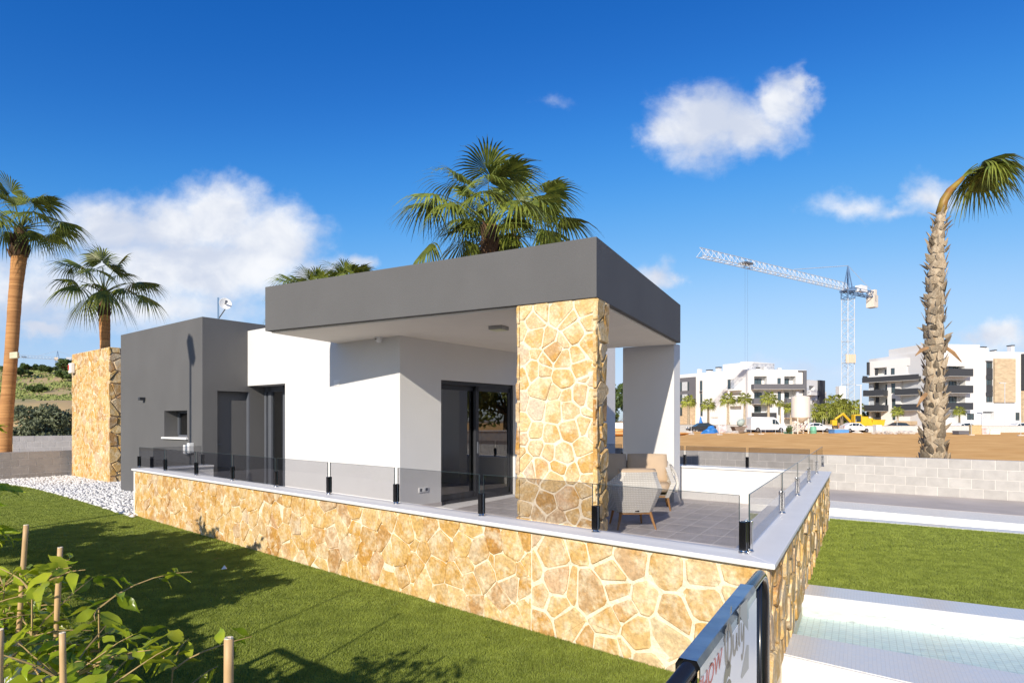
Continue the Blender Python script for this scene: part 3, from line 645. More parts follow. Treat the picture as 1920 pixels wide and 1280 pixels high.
# white volume
UP = Vector((0, 0, 1)); DL3 = Vector((*dl, 0)); D23 = Vector((*d2, 0))
def whiteblock():
    u534 = u_at(W, dl, 534.5); ue = (P-W).length; y5 = (W+dl*u534).y; zo = z_at(y5, 718.5); top = z_at(P.y, 620.5)
    q = lambda u, s: W+dl*u+d2*s
    f = MB(); f.prism([q(0, 0), q(u534, 0), q(u534, .55), q(0.35, .55), q(.35, .3)], -.6, top)
    put('white_wall', f, M['white'], house)
    f = MB(); f.prism([q(u534, .001), q(ue+.02, .001), q(ue+.02, .55), q(u534, .55)], zo, top+.0); put('white_lintel', f, M['white'], house)
    # right face with the sliding door opening
    u0, u1 = u_at(W, d2, 827), u_at(W, d2, 966); yq = (W+d2*u0).y; zt = z_at(yq, 711.5); Lr = 7.2
    f = MB(); f.wall(W, d2, dl, Lr, -.6, top, [(u0, u1, 0, zt, .28, False)])
    put('terrace_wall_face', f.mesh('terrace_wall_face', recalc=False), M['white'], house)
    # inside room
    f = MB(); a, b, c, d = q(.28, .55), q(.28, Lr), q(ue+1.2, Lr), q(ue+1.2, .55)
    f.add([(*a, 0), (*b, 0), (*c, 0), (*d, 0)], [(0, 1, 2, 3)]); put('room_floor', f, M['tile'], house)
    f = MB(); f.add([(*p, 0) for p in (a, b, c, d)]+[(*p, 2.7) for p in (a, b, c, d)], [(1, 2, 6, 5), (2, 3, 7, 6), (4, 5, 6, 7)]); put('room_wall', f, M['white'], house)
    f = MB(); f.prism([q(0.02, .02), q(0.02, Lr-.02), q(ue+1, Lr-.02), q(ue+1, .02)], top-.32, top-.22); put('flat_roof', f, M['grey'], house)
    f = MB(); f.prism([q(0, Lr), q(0, Lr+.2), q(ue+1.2, Lr+.2), q(ue+1.2, Lr)], -.6, top); put('rear_wall', f, M['white'], house)
    # sliding door: outer frame and two leaves
    Q = lambda s, z, dp: Vector((*(W+d2*s+dl*dp), z))
    fr_ = MB()
    for (sa, sb, za, zb) in ((u0, u0+.06, 0, zt), (u1-.07, u1, 0, zt), (u0, u1, zt-.07, zt), (u0, u1, .003, .05)):
        fr_.box(Q((sa+sb)/2, (za+zb)/2, .14), D23*(sb-sa)/2, DL3*.08, UP*(zb-za)/2)
    sd = put('sliding_door', fr_, M['alu'], house)
    um = u_at(W, d2, 897); umm = u0+(u1-u0)*.5
    for (sa, sb, dp) in ((u0+.05, umm+.06, .17), (umm-.06, u1-.05, .10)):
        lf = MB()
        for (ta, tb, za, zb) in ((sa, sa+.085, .05, zt-.07), (sb-.085, sb, .05, zt-.07), (sa, sb, zt-.16, zt-.07), (sa, sb, .05, .16)):
            lf.box(Q((ta+tb)/2, (za+zb)/2, dp), D23*(tb-ta)/2, DL3*.024, UP*(zb-za)/2)
        lo_ = put('door_leaf', lf, M['alu'], house)
        put('pane', MB().box(Q((sa+sb)/2, zt/2, dp), D23*((sb-sa)/2-.08), DL3*.006, UP*(zt/2-.115)), M['doorglass'], lo_)
        put('pull_handle', MB().box(Q(sb-.045 if dp > .15 else sa+.045, 1.0, dp-.035), D23*.012, DL3*.012, UP*.11), M['alu_lt'], lo_)
    # glazed recess beside the grey wall
    g0, g1 = u534, ue
    gf = MB(); q3 = lambda u, z, s: Vector((*(W+dl*u+d2*s), z)); s_ = .42
    mid = g0+(g1-g0)*.45
    for (ua, ub, za, zb) in ((g0, g0+.05, 0, zo), (mid-.06, mid+.06, 0, zo), (g1-.28, g1-.16, 0, zo), (g1-.07, g1+.02, 0, zo), (g0, g1, zo-.12, zo), (g0, g1, 0.002, .09)):
        gf.box(q3((ua+ub)/2, (za+zb)/2, s_), DL3*(ub-ua)/2, D23*.04, UP*(zb-za)/2)
    go = put('recess_window', gf, M['alu_lt'], house)
    put('pane', MB().box(q3((g0+g1)/2, zo/2, s_+.004), DL3*((g1-g0)/2-.02), D23*.006, UP*(zo/2-.05)), M['doorglass'], go)
    # small fittings on the white walls
    yv = W+dl*u_at(W, dl, 632)
    gm = MB(); c = Vector((*(yv-d2*.012), z_at(yv.y, 717.5)))
    for k in range(5): gm.box(c+UP*(.016*(k-2)), DL3*.072, D23*.006, UP*.005)
    gm.box(c+D23*.006, DL3*.085, D23*.004, UP*.052); put('air_vent', gm, M['plastic'], house)
    cc = W+dl*u_at(W, dl, 718.5); cz = z_at(cc.y, 634)
    cm = MB().lathe([(.001, -.085), (.03, -.08), (.05, -.06), (.058, -.03), (.06, 0), (.066, .004), (.066, .05)], (*(cc-d2*.10), cz), 16); co = put('security_camera', cm, M['plastic'], house, True)
    put('lens', MB().lathe([(.001, -.015), (.016, -.012), (.018, 0)], (*(cc-d2*.162), cz-.025), 10), M['black'], co); put('bracket', MB().box(Vector((*(cc-d2*.05), cz+.04)), DL3*.035, D23*.05, UP*.022), M['plastic'], co)
    so = W+d2*u_at(W, d2, 793.5); sz = z_at(so.y, 917.5)
    sm = MB().box(Vector((*(so-dl*.008), sz)), D23*.11, DL3*.008, UP*.042).mesh('socket_plate', bevel=.004); sp = put('socket_plate', sm, M['plastic'], house)
    for k in (-1, 0, 1): put('socket', MB().box(Vector((*(so+d2*.066*k-dl*.017), sz)), D23*.026, DL3*.003, UP*.026), M['alu_lt'] if k else M['plastic'], sp)
    sk = MB(); sk.box(Q(u0/2, .036, -.007), D23*(u0/2), DL3*.007, UP*.036); put('skirting', sk, M['tile'], house)
whiteblock()
# fittings on the grey wall
def fittings():
    p = G1+dl*u_at(G1, dl, 271); z = z_at(p.y, 747.5)
    mb = MB(); mb.box(Vector((*(p-d2*.06), z)), DL3*.055, D23*.06, UP*.035); wl = put('wall_light', mb.mesh('wall_light', bevel=.008), M['alu'], house)
    for x, w_, h_, dz in ((355, .085, .17, 0), (361.5, .07, .19, .03)):
        p = G1+dl*u_at(G1, dl, x); z = z_at(p.y, 842)+dz
        put('meter_box', MB().box(Vector((*(p-d2*.05), z)), DL3*w_*.8, D23*.05, UP*h_*.55).mesh('meter_box', bevel=.01), M['plastic'], house)
    p = G1+dl*u_at(G1, dl, 377)+d2*.35; z0 = TOPG-.1
    mb = MB().tube([(*p, z0), (*p, z0+.55)], .018, 8); di = put('dish_pole', mb, M['chrome'], house)
    mb = MB().tube([(*p, z0+.1), (p.x+.12, p.y+.05, z0+.32)], .012, 6); put('dish_arm', mb, M['alu'], di)
    n = 18; vs = []; fs = []
    c = Vector((p.x+.16, p.y-.02, z0+.42)); ax = Vector((.55, -.8, .2)).normalized(); s1 = ax.cross(UP).normalized(); s2 = s1.cross(ax)
    for (r, h) in ((.01, -.035), (.055, -.03), (.10, -.014), (.12, .0), (.123, .004), (.116, .0), (.055, -.026), (.01, -.031)):
        vs += [c+ax*h+(s1*math.cos(6.2832*k/n)+s2*math.sin(6.2832*k/n))*r for k in range(n)]
    for i in range(7): fs += [(i*n+k, i*n+(k+1) % n, (i+1)*n+(k+1) % n, (i+1)*n+k) for k in range(n)]
    do = put('dish', MB().add(vs, fs), M['plastic'], house, True)
    put('feed_horn', MB().tube([c, c+ax*.09, c+ax*.12], [.02, .02, .03], 8), M['alu_lt'], do)
fittings()
# canopy roof
cf = (Lc-C0).normalized(); cr_ = (Rc-C0).normalized(); Bc = Lc+Rc-C0
def canopy():
    ring = [C0, Rc, Bc, Lc]; cen = (C0+Bc)/2
    def shr(t): # inset by t along both axes
        return [C0+cf*t+cr_*t, Rc+cf*t-cr_*t, Bc-cf*t-cr_*t, Lc-cf*t+cr_*t]
    a, b = ring, shr(.20); z0, z1 = 2.95, 3.655; mb = MB()
    vs = [(*p, z0) for p in a]+[(*p, z0) for p in b]+[(*p, z1) for p in a]+[(*p, z1) for p in b]
    fs = []
    for i in range(4):
        j = (i+1) % 4; fs += [(i, j, 8+j, 8+i), (4+i, 12+i, 12+j, 4+j), (i, 4+i, 4+j, j), (8+i, 8+j, 12+j, 12+i)]
    mb.add(vs, fs); me = mb.mesh('fascia', bevel=.008); put('fascia', me, M['grey'], house)
    put('roof_slab', MB().prism(shr(.19), 3.3, 3.4), M['grey'], house)
    # soffit sits inside a shadow gap, a little lower than the bottom of the fascia
    put('soffit', MB().prism(shr(.07), 2.925, 2.949), M['soffit'], house)
    lp = pz(935, 612, 2.925); lo = put('ceiling_lamp', MB().box((lp.x, lp.y, 2.899), Vector((*cf, 0))*.115, Vector((*cr_, 0))*.115, UP*.026).mesh('ceiling_lamp', bevel=.006), M['shutter_m'], house)
    put('diffuser', MB().box((lp.x, lp.y, 2.869), Vector((*cf, 0))*.10, Vector((*cr_, 0))*.10, UP*.004), M['lamp'], lo)
canopy()
# stone column
def column():
    wd = u_at(C0, cf, 967.5); dp = u_at(C0, cr_, 1140); t = .03; zt = 2.9485
    c = MB().prism([C0+cf*t+cr_*t, C0+cf*(wd-t)+cr_*t, C0+cf*(wd-t)+cr_*(dp-t), C0+cf*t+cr_*(dp-t)], -.3, zt)
    o = put('stone_column', c, M['mortar'], house)
    nf = -cr_; nr = -cf
    a = C0+cr_*t
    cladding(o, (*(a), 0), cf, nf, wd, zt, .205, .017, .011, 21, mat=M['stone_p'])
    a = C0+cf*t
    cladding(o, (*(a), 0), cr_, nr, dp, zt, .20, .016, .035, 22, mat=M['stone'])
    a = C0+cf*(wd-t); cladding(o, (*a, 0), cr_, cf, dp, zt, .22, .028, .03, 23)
column()
pil = Vector((3.01, 11.2)); pu = u_at(pil, dl, 1168); pv = u_at(pil, d2, 1275)
put('white_pier', MB().prism([pil, pil+dl*pu, pil+dl*pu+d2*pv, pil+d2*pv], -.3, 2.9495), M['white'], house)
# tall stone clad wall at the far end of the house
def farstone():
    S = v2(pz(204, 905, GZ)); ln = u_at(S, dl, 133); top = z_at(S.y, 650); dep = 2.4; t = .03
    c = MB().prism([S+dl*t+d2*t, S+dl*(ln-t)+d2*t, S+dl*(ln-t)+d2*dep, S+dl*t+d2*dep], -.6, top)
    o = put('stone_wall', c, M['mortar'], house)
    cladding(o, (*(S+d2*t), GZ-.03), dl, -d2, ln, top-GZ+.03, .24, .005, .011, 31)
    cladding(o, (*(S+dl*t), GZ-.03), d2, -dl, 1.6, top-GZ+.03, .235, .022, .045, 32)
    p = S+dl*u_at(S, dl, 138)-d2*.05; z = z_at(p.y, 690)
    al = put('alarm_box', MB().box((*p, z), DL3*.11, D23*.06, UP*.155).mesh('alarm_box', bevel=.03), M['plastic'], house)
    put('alarm_light', MB().box((*(p-d2*.065+dl*.05), z+.02), DL3*.03, D23*.012, UP*.08).mesh('alarm_light', bevel=.008), M['red'], al)
farstone()

# ------------------------------------------------------------------ concrete block walls
def block_wall(label, p0, d, length, rows, z0, mat, bl=.40, bh=.205, th=.2, group='concrete block walls'):
    t = thing('block_wall', label, 'wall', (*p0, z0), group); n = Vector((-d.y, d.x)); d3 = Vector((*d, 0)); n3 = Vector((*n, 0)); jt = .011
    full = MB().cube(0, bl, 0, th, 0, bh).mesh('block', bevel=.004); full.materials.append(mat); ang = math.atan2(d.y, d.x)
    q = p0
    core = MB().prism([q+n*.006, q+d*length+n*.006, q+d*length+n*(th-.006), q+n*(th-.006)], z0-.3, z0+rows*(bh+jt)-jt-.004); put('mortar', core, M['joint'], t)
    rng = random.Random(int(length*10))
    for r in range(rows):
        u = -(bl+jt)/2 if r % 2 else 0
        while u < length-.02:
            a, b = max(u, 0), min(u+bl, length)
            if b-a > .05:
                if b-a > bl-.001: o = put('block', full, None, t)
                else: o = put('block', MB().cube(0, b-a, 0, th, 0, bh).mesh('block', bevel=.004), mat, t)
                c = p0+d*a+n*rng.uniform(-.002, .002); o.location = (c.x, c.y, z0+r*(bh+jt)); o.rotation_euler = (0, 0, ang)
            u += bl+jt
ws = u_at(BW0, bd, 1130)
block_wall('low pale concrete block wall between the garden and the dirt field', BW0+bd*ws, bd, -ws+7.4, 4, GZ, M['block_w'])
lw0 = v2(pz(-30, 902, GZ)); lwd = Vector((.55, .835)).normalized()
block_wall('grey concrete block wall behind the palm and the pebbles', lw0, lwd, 4.6, 4, GZ-.06, M['block_g'])
lw1 = lw0+Vector((-3.0, 4.6)); block_wall('paler concrete block wall further back under the olive bush', lw1, Vector((.80, .6)).normalized(), 9.2, 6, GZ-.1, M['block_m'], bl=.40, bh=.2)

# ------------------------------------------------------------------ garden furniture
def wicker():
    m, N, L, b = nodes('grey_wicker'); b.inputs['Roughness'].default_value = .6
    tc = N.new('ShaderNodeTexCoord'); wv = N.new('ShaderNodeTexWave'); wv.wave_type = 'BANDS'; wv.bands_direction = 'Z'; wv.inputs['Scale'].default_value = 12; wv.inputs['Distortion'].default_value = .6; wv.inputs['Detail'].default_value = 1
    L.new(tc.outputs['Object'], wv.inputs['Vector'])
    w2 = N.new('ShaderNodeTexWave'); w2.bands_direction = 'X'; w2.inputs['Scale'].default_value = 14; w2.inputs['Distortion'].default_value = .4; L.new(tc.outputs['Object'], w2.inputs['Vector'])
    mu = N.new('ShaderNodeMath'); mu.operation = 'MULTIPLY'; L.new(wv.outputs['Fac'], mu.inputs[0]); L.new(w2.outputs['Fac'], mu.inputs[1])
    mx = N.new('ShaderNodeMix'); mx.data_type = 'RGBA'; mx.inputs[6].default_value = (.50, .47, .42, 1); mx.inputs[7].default_value = (.74, .72, .67, 1)
    L.new(mu.outputs[0], mx.inputs[0]); L.new(mx.outputs[2], b.inputs['Base Color'])
    bp = N.new('ShaderNodeBump'); bp.inputs['Strength'].default_value = .8; bp.inputs['Distance'].default_value = .006; L.new(mu.outputs[0], bp.inputs['Height']); L.new(bp.outputs[0], b.inputs['Normal'])
    return m
M['wicker'] = wicker()
def cushion_mesh(w_, d_, h_, puff=.06, seg=8, tuft=True):
    """soft pad w (x) by d (y) by h (z) standing on z=0"""
    b = bmesh.new(); bmesh.ops.create_cube(b, size=1); bmesh.ops.subdivide_edges(b, edges=b.edges, cuts=seg, use_grid_fill=True)
    for v in b.verts:
        x, y, z = v.co*2; f = lambda t: 1-abs(t)**4
        r = 1+0.0
        k = (f(x)*f(z) if abs(y) > .99 else 1)
        nx = x*(1-.05*(y*y+z*z)/2); nz = z*(1-.06*(x*x+y*y)/2)
        ny = y*(.62+.38*math.sqrt(max(0, (1-x**4)*(1-z**4))))
        if tuft and abs(y) > .99: ny -= y*.30*math.exp(-((x/.26)**2+(z/.26)**2))+y*.05*math.sin(8*math.atan2(z, x))*math.exp(-((x*x+z*z)/.3))
        v.co = (nx*w_/2, ny*d_/2, nz*h_/2+h_/2)
    me = bpy.data.meshes.new('cushion'); b.to_mesh(me); b.free(); return me
def shell(wb, wm_, wt, zb, zm, zt, dep, bulge=.0, open_front=True):
    """wicker tub: hexagonal back outline, sides sweeping forward. local: back at y=0, front toward +y"""
    ring = []; rows = []
    for (wv, z, yo, fd, fz) in ((wb, zb, .07, dep*.86, 0), ((wb+wm_)/2, (zb+zm)/2, .03, dep*.95, 0), (wm_, zm, .0, dep, .0), ((wm_+wt)/2, (zm+zt)/2, -.03, dep*.52, -.0), (wt, zt, -.08, dep*.13, 0)):
        h = wv/2; rows.append([(-h*.98, yo+fd, z-.03), (-h, yo+fd*.5, z), (-h*.93, yo+.05, z), (-h*.72, yo, z), (0, yo-.012, z), (h*.72, yo, z), (h*.93, yo+.05, z), (h, yo+fd*.5, z), (h*.98, yo+fd, z-.03)])
    mb = MB(); t = .035; n = 9
    def inner(p): return (p[0]*(1-t*2/.7), p[1]+t*(1 if abs(p[0]) < .3 else .4), p[2])
    for r in rows: mb.v += [tuple(p) for p in r]
    o = len(mb.v)
    for r in rows: mb.v += [inner(p) for p in r]
    for i in range(len(rows)-1):
        for k in range(n-1):
            mb.f += [(i*n+k, i*n+k+1, (i+1)*n+k+1, (i+1)*n+k), (o+i*n+k, o+(i+1)*n+k, o+(i+1)*n+k+1, o+i*n+k+1)]
        for k in (0, n-1): mb.f.append((i*n+k, (i+1)*n+k, o+(i+1)*n+k, o+i*n+k))
    for k in range(n-1):
        i = len(rows)-1; mb.f.append((i*n+k, i*n+k+1, o+i*n+k+1, o+i*n+k))
    b0 = [tuple(p) for p in rows[0]]; q = len(mb.v); mb.v += [(p[0]*.98, p[1], p[2]) for p in b0]+[(p[0]*.98, p[1], p[2]+.03) for p in b0]
    mb.f += [tuple(q+k for k in range(n)), tuple(q+n+k for k in range(n))]
    return mb
def place(me_or_mb, M4, name):
    me = me_or_mb if not isinstance(me_or_mb, MB) else me_or_mb.mesh(name)
    me.transform(M4); return me
def legs(parent, M4, pts):
    for (x, y, zt, sx, sy) in pts:
        mb = MB().tube([(x+sx, y+sy, 0), (x+sx*.4, y+sy*.4, zt*.55), (x, y, zt)], [.013, .019, .022], 8); put('leg', place(mb, M4, 'leg'), M['teak'], parent)
def armchair():
    c = (v2(pz(1162, 996, 0))+v2(pz(1229, 992, 0)))/2; ang = R_(6)
    M4 = Matrix.Translation((c.x, c.y, 0)) @ Matrix.Rotation(ang, 4, 'Z')
    t = thing('armchair', 'pale woven armchair on teak legs with its back to the stone wall', 'armchair', (c.x, c.y, 0))
    put('woven_shell', place(shell(.52, .80, .52, .235, .56, .81, .62), M4, 'woven_shell'), M['wicker'], t)
    put('seat_cushion', place(cushion_mesh(.56, .54, .15, seg=6, tuft=False), M4 @ Matrix.Translation((0, .36, .27)), 'seat_cushion'), M['cushion'], t, True)
    put('back_cushion', place(cushion_mesh(.54, .17, .46), M4 @ Matrix.Translation((0, .13, .40)) @ Matrix.Rotation(R_(12), 4, 'X'), 'back_cushion'), M['cushion'], t, True)
    legs(t, M4, [(-.21, .10, .24, -.065, -.06), (.21, .10, .24, .065, -.06), (-.20, .52, .24, -.04, .05), (.20, .52, .24, .04, .05)])
    fm = MB().box((0, .1, .225), (.2, 0, 0), (0, .018, 0), (0, 0, .014)); fm.box((0, .52, .225), (.2, 0, 0), (0, .018, 0), (0, 0, .014)); fm.box((-.19, .31, .225), (.015, 0, 0), (0, .22, 0), (0, 0, .014)); fm.box((.19, .31, .225), (.015, 0, 0), (0, .22, 0), (0, 0, .014))
    put('seat_rail', place(fm, M4, 'seat_rail'), M['teak'], t)
    put('maker_tag', place(MB().box((.01, .055, .262), (.028, 0, 0), (0, .004, 0), (0, 0, .012)), M4, 'maker_tag'), M['black'], t)
armchair()
def sofa():
    fr_leg = v2(pz(1258, 958, 0)); ang = math.pi+R_(-9); wS = 1.62
    # local x across, +y toward the front; right end (seen) is local -x after the half turn
    M4 = Matrix.Translation((fr_leg.x, fr_leg.y, 0)) @ Matrix.Rotation(ang, 4, 'Z') @ Matrix.Translation((wS/2-.10, -.62, 0))
    c = M4 @ Vector((0, .35, 0))
    t = thing('sofa', 'two seat woven outdoor sofa with tan tufted cushions and teak legs', 'sofa', (c.x, c.y, 0))
    put('woven_shell', place(shell(wS*.86, wS, wS*.9, .25, .50, .80, .60), M4, 'woven_shell'), M['wicker'], t)
    for s in (-1, 1):
        put('seat_cushion', place(cushion_mesh(.70, .60, .16, seg=6, tuft=False), M4 @ Matrix.Translation((s*.355, .36, .30)), 'seat_cushion'), M['cushion'], t, True)
        put('back_cushion', place(cushion_mesh(.70, .20, .52), M4 @ Matrix.Translation((s*.355, .13, .42)) @ Matrix.Rotation(R_(12), 4, 'X'), 'back_cushion'), M['cushion'], t, True)
        arm = MB().tube([(s*.80, .62, .33), (s*.83, .58, .45), (s*.82, .40, .60), (s*.80, .15, .66), (s*.76, -.02, .72)], [.03, .03, .028, .03, .03], 8); put('arm_rail', place(arm, M4, 'arm_rail'), M['wicker'], t, True)
    legs(t, M4, [(-.66, .12, .25, -.05, -.07), (.66, .12, .25, .05, -.07), (-.66, .56, .25, -.045, .04), (.66, .56, .25, .045, .04)])
    fm = MB()
    for y in (.12, .56): fm.box((0, y, .238), (.66, 0, 0), (0, .018, 0), (0, 0, .014))
    for x in (-.66, .66): fm.box((x, .34, .238), (.016, 0, 0), (0, .22, 0), (0, 0, .014))
    put('seat_rail', place(fm, M4, 'seat_rail'), M['teak'], t)
sofa()
# ------------------------------------------------------------------ palms
def frond(mb, e, Lp, R, nseg, droop, rng, tip=.35, az=0., org=(0, 0, 0), pet=.016):
    """fan leaf; built leaning out along +x at elevation e, gravity pulls along -z, then turned by az"""
    ca, sa = math.cos(az), math.sin(az)
    def T(p): return (org[0]+p[0]*ca-p[1]*sa, org[1]+p[0]*sa+p[1]*ca, org[2]+p[2])
    pts = []; p = Vector((0, 0, 0)); ee = e
    for k in range(5):
        pts.append(T(p)); p = p+Vector((math.cos(ee), 0, math.sin(ee)))*Lp/4; ee -= .07+.10*max(0, math.cos(e))
    h = Vector((p.x, 0, p.z)); mb.tube(pts, [pet*1.5, pet*1.2, pet, pet*.8, pet*.7], 4, cap=False)
    e2 = ee-.05; a = Vector((math.cos(e2), 0, math.sin(e2))); s = Vector((0, 1, 0)); n = Vector((-math.sin(e2), 0, math.cos(e2)))
    span = 1.95; dth = 2*span/(nseg-1); rs = [.04, .25, .45, .62, .80, .93, 1.0]
    for k in range(nseg):
        th = -span+k*dth+rng.uniform(-.02, .02); d = a*math.cos(th)+s*math.sin(th); side = -a*math.sin(th)+s*math.cos(th)
        Rk = R*(.70+.30*math.cos(th*.75))*rng.uniform(.92, 1.06); o = len(mb.v); tw = rng.uniform(-.5, .5); dr = droop*rng.uniform(.8, 1.25)
        for i, r in enumerate(rs):
            wv = dth/2*Rk*min(r, .5)*1.05
            if r > .5: wv *= max(.04, 1-((r-.45)/.55)**.9)
            c = h+d*(r*Rk)+n*(-.10*R*abs(math.sin(th))*r+.05*R*math.cos(th)*r)
            g = dr*R*(.35*r**2+(.25+.55*abs(math.sin(th)))*r**2)+tip*R*max(0, r-.55)**1.6*2.0*rng.uniform(.8, 1.2)
            c = c-Vector((0, 0, g)); pl = n*(wv*.55)*(1 if r < .55 else .4)
            sd = side*wv+Vector((0, 0, tw*wv*max(0, r-.5)))
            q1, q2 = c-sd+pl, c+sd-pl
            mb.v += [T(q1), T(q2)]
        mb.f += [(o+2*i, o+2*i+1, o+2*i+3, o+2*i+2) for i in range(len(rs)-1)]
FR = {}
def frond_set(R, Lp, nseg=32):
    key = (R, Lp, nseg)
    if key not in FR:
        rng = random.Random(int(R*100)+nseg); lst = []
        for (e, dp) in ((1.35, .18), (1.05, .30), (.75, .42), (.45, .55), (.15, .62), (-.2, .55)):
            row = []
            for v in range(2):
                mb = MB(); frond(mb, e+rng.uniform(-.1, .1), Lp*rng.uniform(.9, 1.1), R, nseg, dp*rng.uniform(.7, 1.1), rng); me = mb.mesh('frond', recalc=False); me.materials.append(M['frond']); row.append(me)
            lst.append(row)
        FR[key] = lst
    return FR[key]
def crown(t, c, R, Lp, counts, seed, nseg=32, az0=0, tilt=(0, 0)):
    rng = random.Random(seed); fs = frond_set(R, Lp, nseg); az = az0
    for lv, cnt in enumerate(counts):
        for k in range(cnt):
            o = put('frond', fs[lv][rng.randrange(2)], None, t); az += 2.39996+rng.uniform(-.3, .3)
            o.location = c; o.rotation_euler = (tilt[0]+rng.uniform(-.12, .12), tilt[1]+rng.uniform(-.12, .12), az); sc_ = rng.uniform(.86, 1.12); o.scale = (sc_,)*3
BOOT = None
def boots(t, path, radf, rows, per, mat, size, seed, nm='leaf_base', flare=.5, wild=0):
    global BOOT
    if BOOT is None:
        mb = MB(); pr = [(-.5, 0, .0), (0, .12, .0), (.5, 0, 0), (-.46, .06, .45), (0, .22, .45), (.46, .06, .45), (-.20, .16, .82), (0, .27, .85), (.20, .16, .82), (.02, .30, 1.05)]
        mb.add(pr, [(0, 1, 4, 3), (1, 2, 5, 4), (3, 4, 7, 6), (4, 5, 8, 7), (6, 7, 9), (7, 8, 9)]); BOOT = mb
    me = bpy.data.meshes.new(nm); me.from_pydata(BOOT.v, [], BOOT.f); me.materials.append(mat)
    rng = random.Random(seed)
    for r in range(rows):
        f = (r+.5)/rows; c, ax = path(f)
        for k in range(per):
            a = 2*math.pi*(k+.5*(r % 2))/per+rng.uniform(-.12, .12); rr = radf(f)*rng.uniform(.93, 1.04); o = put(nm, me, None, t)
            z = rng.uniform(-.03, .03); o.location = (c[0]+math.cos(a)*rr, c[1]+math.sin(a)*rr, c[2]+z-size*.35)
            w_ = 2*math.pi*rr/per*rng.uniform(.85, 1.25); o.scale = (w_, size*flare*rng.uniform(.5, 1.25), size*rng.uniform(.8, 1.25))
            o.rotation_euler = (rng.uniform(-.28, .12)-wild*rng.choice((0, 0, .15, .45)), rng.uniform(-.3, .3)*(1+wild), a-math.pi/2+wild*rng.uniform(-.4, .4))
            if wild: o.scale = (o.scale[0]*rng.uniform(.7, 1.2), o.scale[1]*rng.uniform(.4, 1.3), o.scale[2]*rng.uniform(.7, 1.3))
def trunk_mesh(path, radf, n=14, seg=40, rough=.02, seed=1):
    rng = random.Random(seed); mb = MB(); pts = []; rad = []
    for i in range(seg+1):
        f = i/seg; c, _ = path(f); pts.append(c); rad.append(radf(f)*(1+rng.uniform(-rough, rough)))
    mb.tube(pts, rad, n); return mb
def palm(label, base, pts, rads, R, Lp, counts, seed, bootspan=None, group='fan palms around the villa', nseg=32):
    """pts: list of trunk points bottom to top"""
    pts = [Vector(p) for p in pts]
    t = thing('palm_tree', label, 'palm tree', base, group)
    def path(f):
        x = f*(len(pts)-1); i = min(int(x), len(pts)-2); return pts[i].lerp(pts[i+1], x-i), None
    def radf(f):
        x = f*(len(rads)-1); i = min(int(x), len(rads)-2); return rads[i]+(rads[i+1]-rads[i])*(x-i)
    put('trunk', trunk_mesh(path, radf, seed=seed, seg=110, rough=.02), M['trunk_o'], t, True)
    if bootspan:
        f0 = bootspan; rows = 7
        boots(t, lambda f: path(f0+(1-f0)*f), lambda f: radf(f0+(1-f0)*f)*1.12, rows, 9, M['boot_d'], .24, seed, flare=.4)
    if counts: crown(t, pts[-1]-Vector((0, 0, .05)), R, Lp, counts, seed, nseg)
    return t
# tall palm at the left edge
Yp = 17.8
palm('tall leaning fan palm with bare orange trunk and floodlight beside the gravel', (*v2(pd(3, 897, Yp)), GZ),
     [pd(2, 903, Yp), pd(10, 800, Yp), pd(20, 680, Yp), pd(28, 560, Yp), pd(36, 480, Yp), pd(39, 428, Yp)], [.24, .18, .165, .16, .165, .20, .11], .84, .78, (4, 6, 6, 4, 1, 0), 41, .80)
fp_ = pd(27, 666, Yp-.35); fl_ = thing('floodlight', 'cream floodlight fixed to the trunk of the tall palm', 'floodlight', fp_)
put('housing', MB().box(fp_, (.10, .02, .012), (-.01, .05, 0), (0, 0, .09)).mesh('housing', bevel=.015), pm('cream_metal', (.62, .56, .38), .5), fl_); put('bracket', MB().box(fp_+Vector((-.04, .12, -.02)), (.03, 0, 0), (0, .08, 0), (0, 0, .02)), M['alu_lt'], fl_)
Yp = 20.5
palm('shorter fan palm standing behind the tall stone clad wall', (*v2(pd(198, 895, Yp)), GZ), [pd(199, 892, Yp), pd(198, 760, Yp), pd(197, 640, Yp), pd(196, 600, Yp), pd(195, 549, Yp)], [.22, .16, .15, .17, .11], .92, .92, (3, 4, 5, 4, 2, 0), 42, .80)
Yp = 17.5
palm('large fan palm rising directly behind the canopy roof', (*v2(pd(918, 890, Yp)), GZ), [pd(918, 900, Yp), pd(917, 700, Yp), pd(917, 520, Yp), pd(918, 424, Yp)], [.28, .23, .22, .20], 1.28, 1.32, (4, 6, 7, 6, 2, 0), 43, .78)
Yp = 20.5
palm('second fan palm half hidden behind the large palm over the canopy', (*v2(pd(953, 870, Yp)), GZ), [pd(953, 880, Yp), pd(958, 600, Yp), pd(962, 446, Yp)], [.26, .21, .18], 1.3, 1.3, (3, 4, 6, 6, 4, 0), 44, .8)
Yp = 30
for i, (x, sd) in enumerate(((585, 45), (655, 46))):
    palm(('fan palm with only its crown tip showing over the left part of the canopy', 'fan palm crown tip showing over the canopy closer to the big palm')[i], (*v2(pd(x, 860, Yp)), GZ), [pd(x, 855, Yp), pd(x, 700, Yp), pd(x, 565-12*i, Yp)], [.26, .21, .17], 1.15, 1.1, (6, 7, 6, 4, 2, 0), sd, .8)
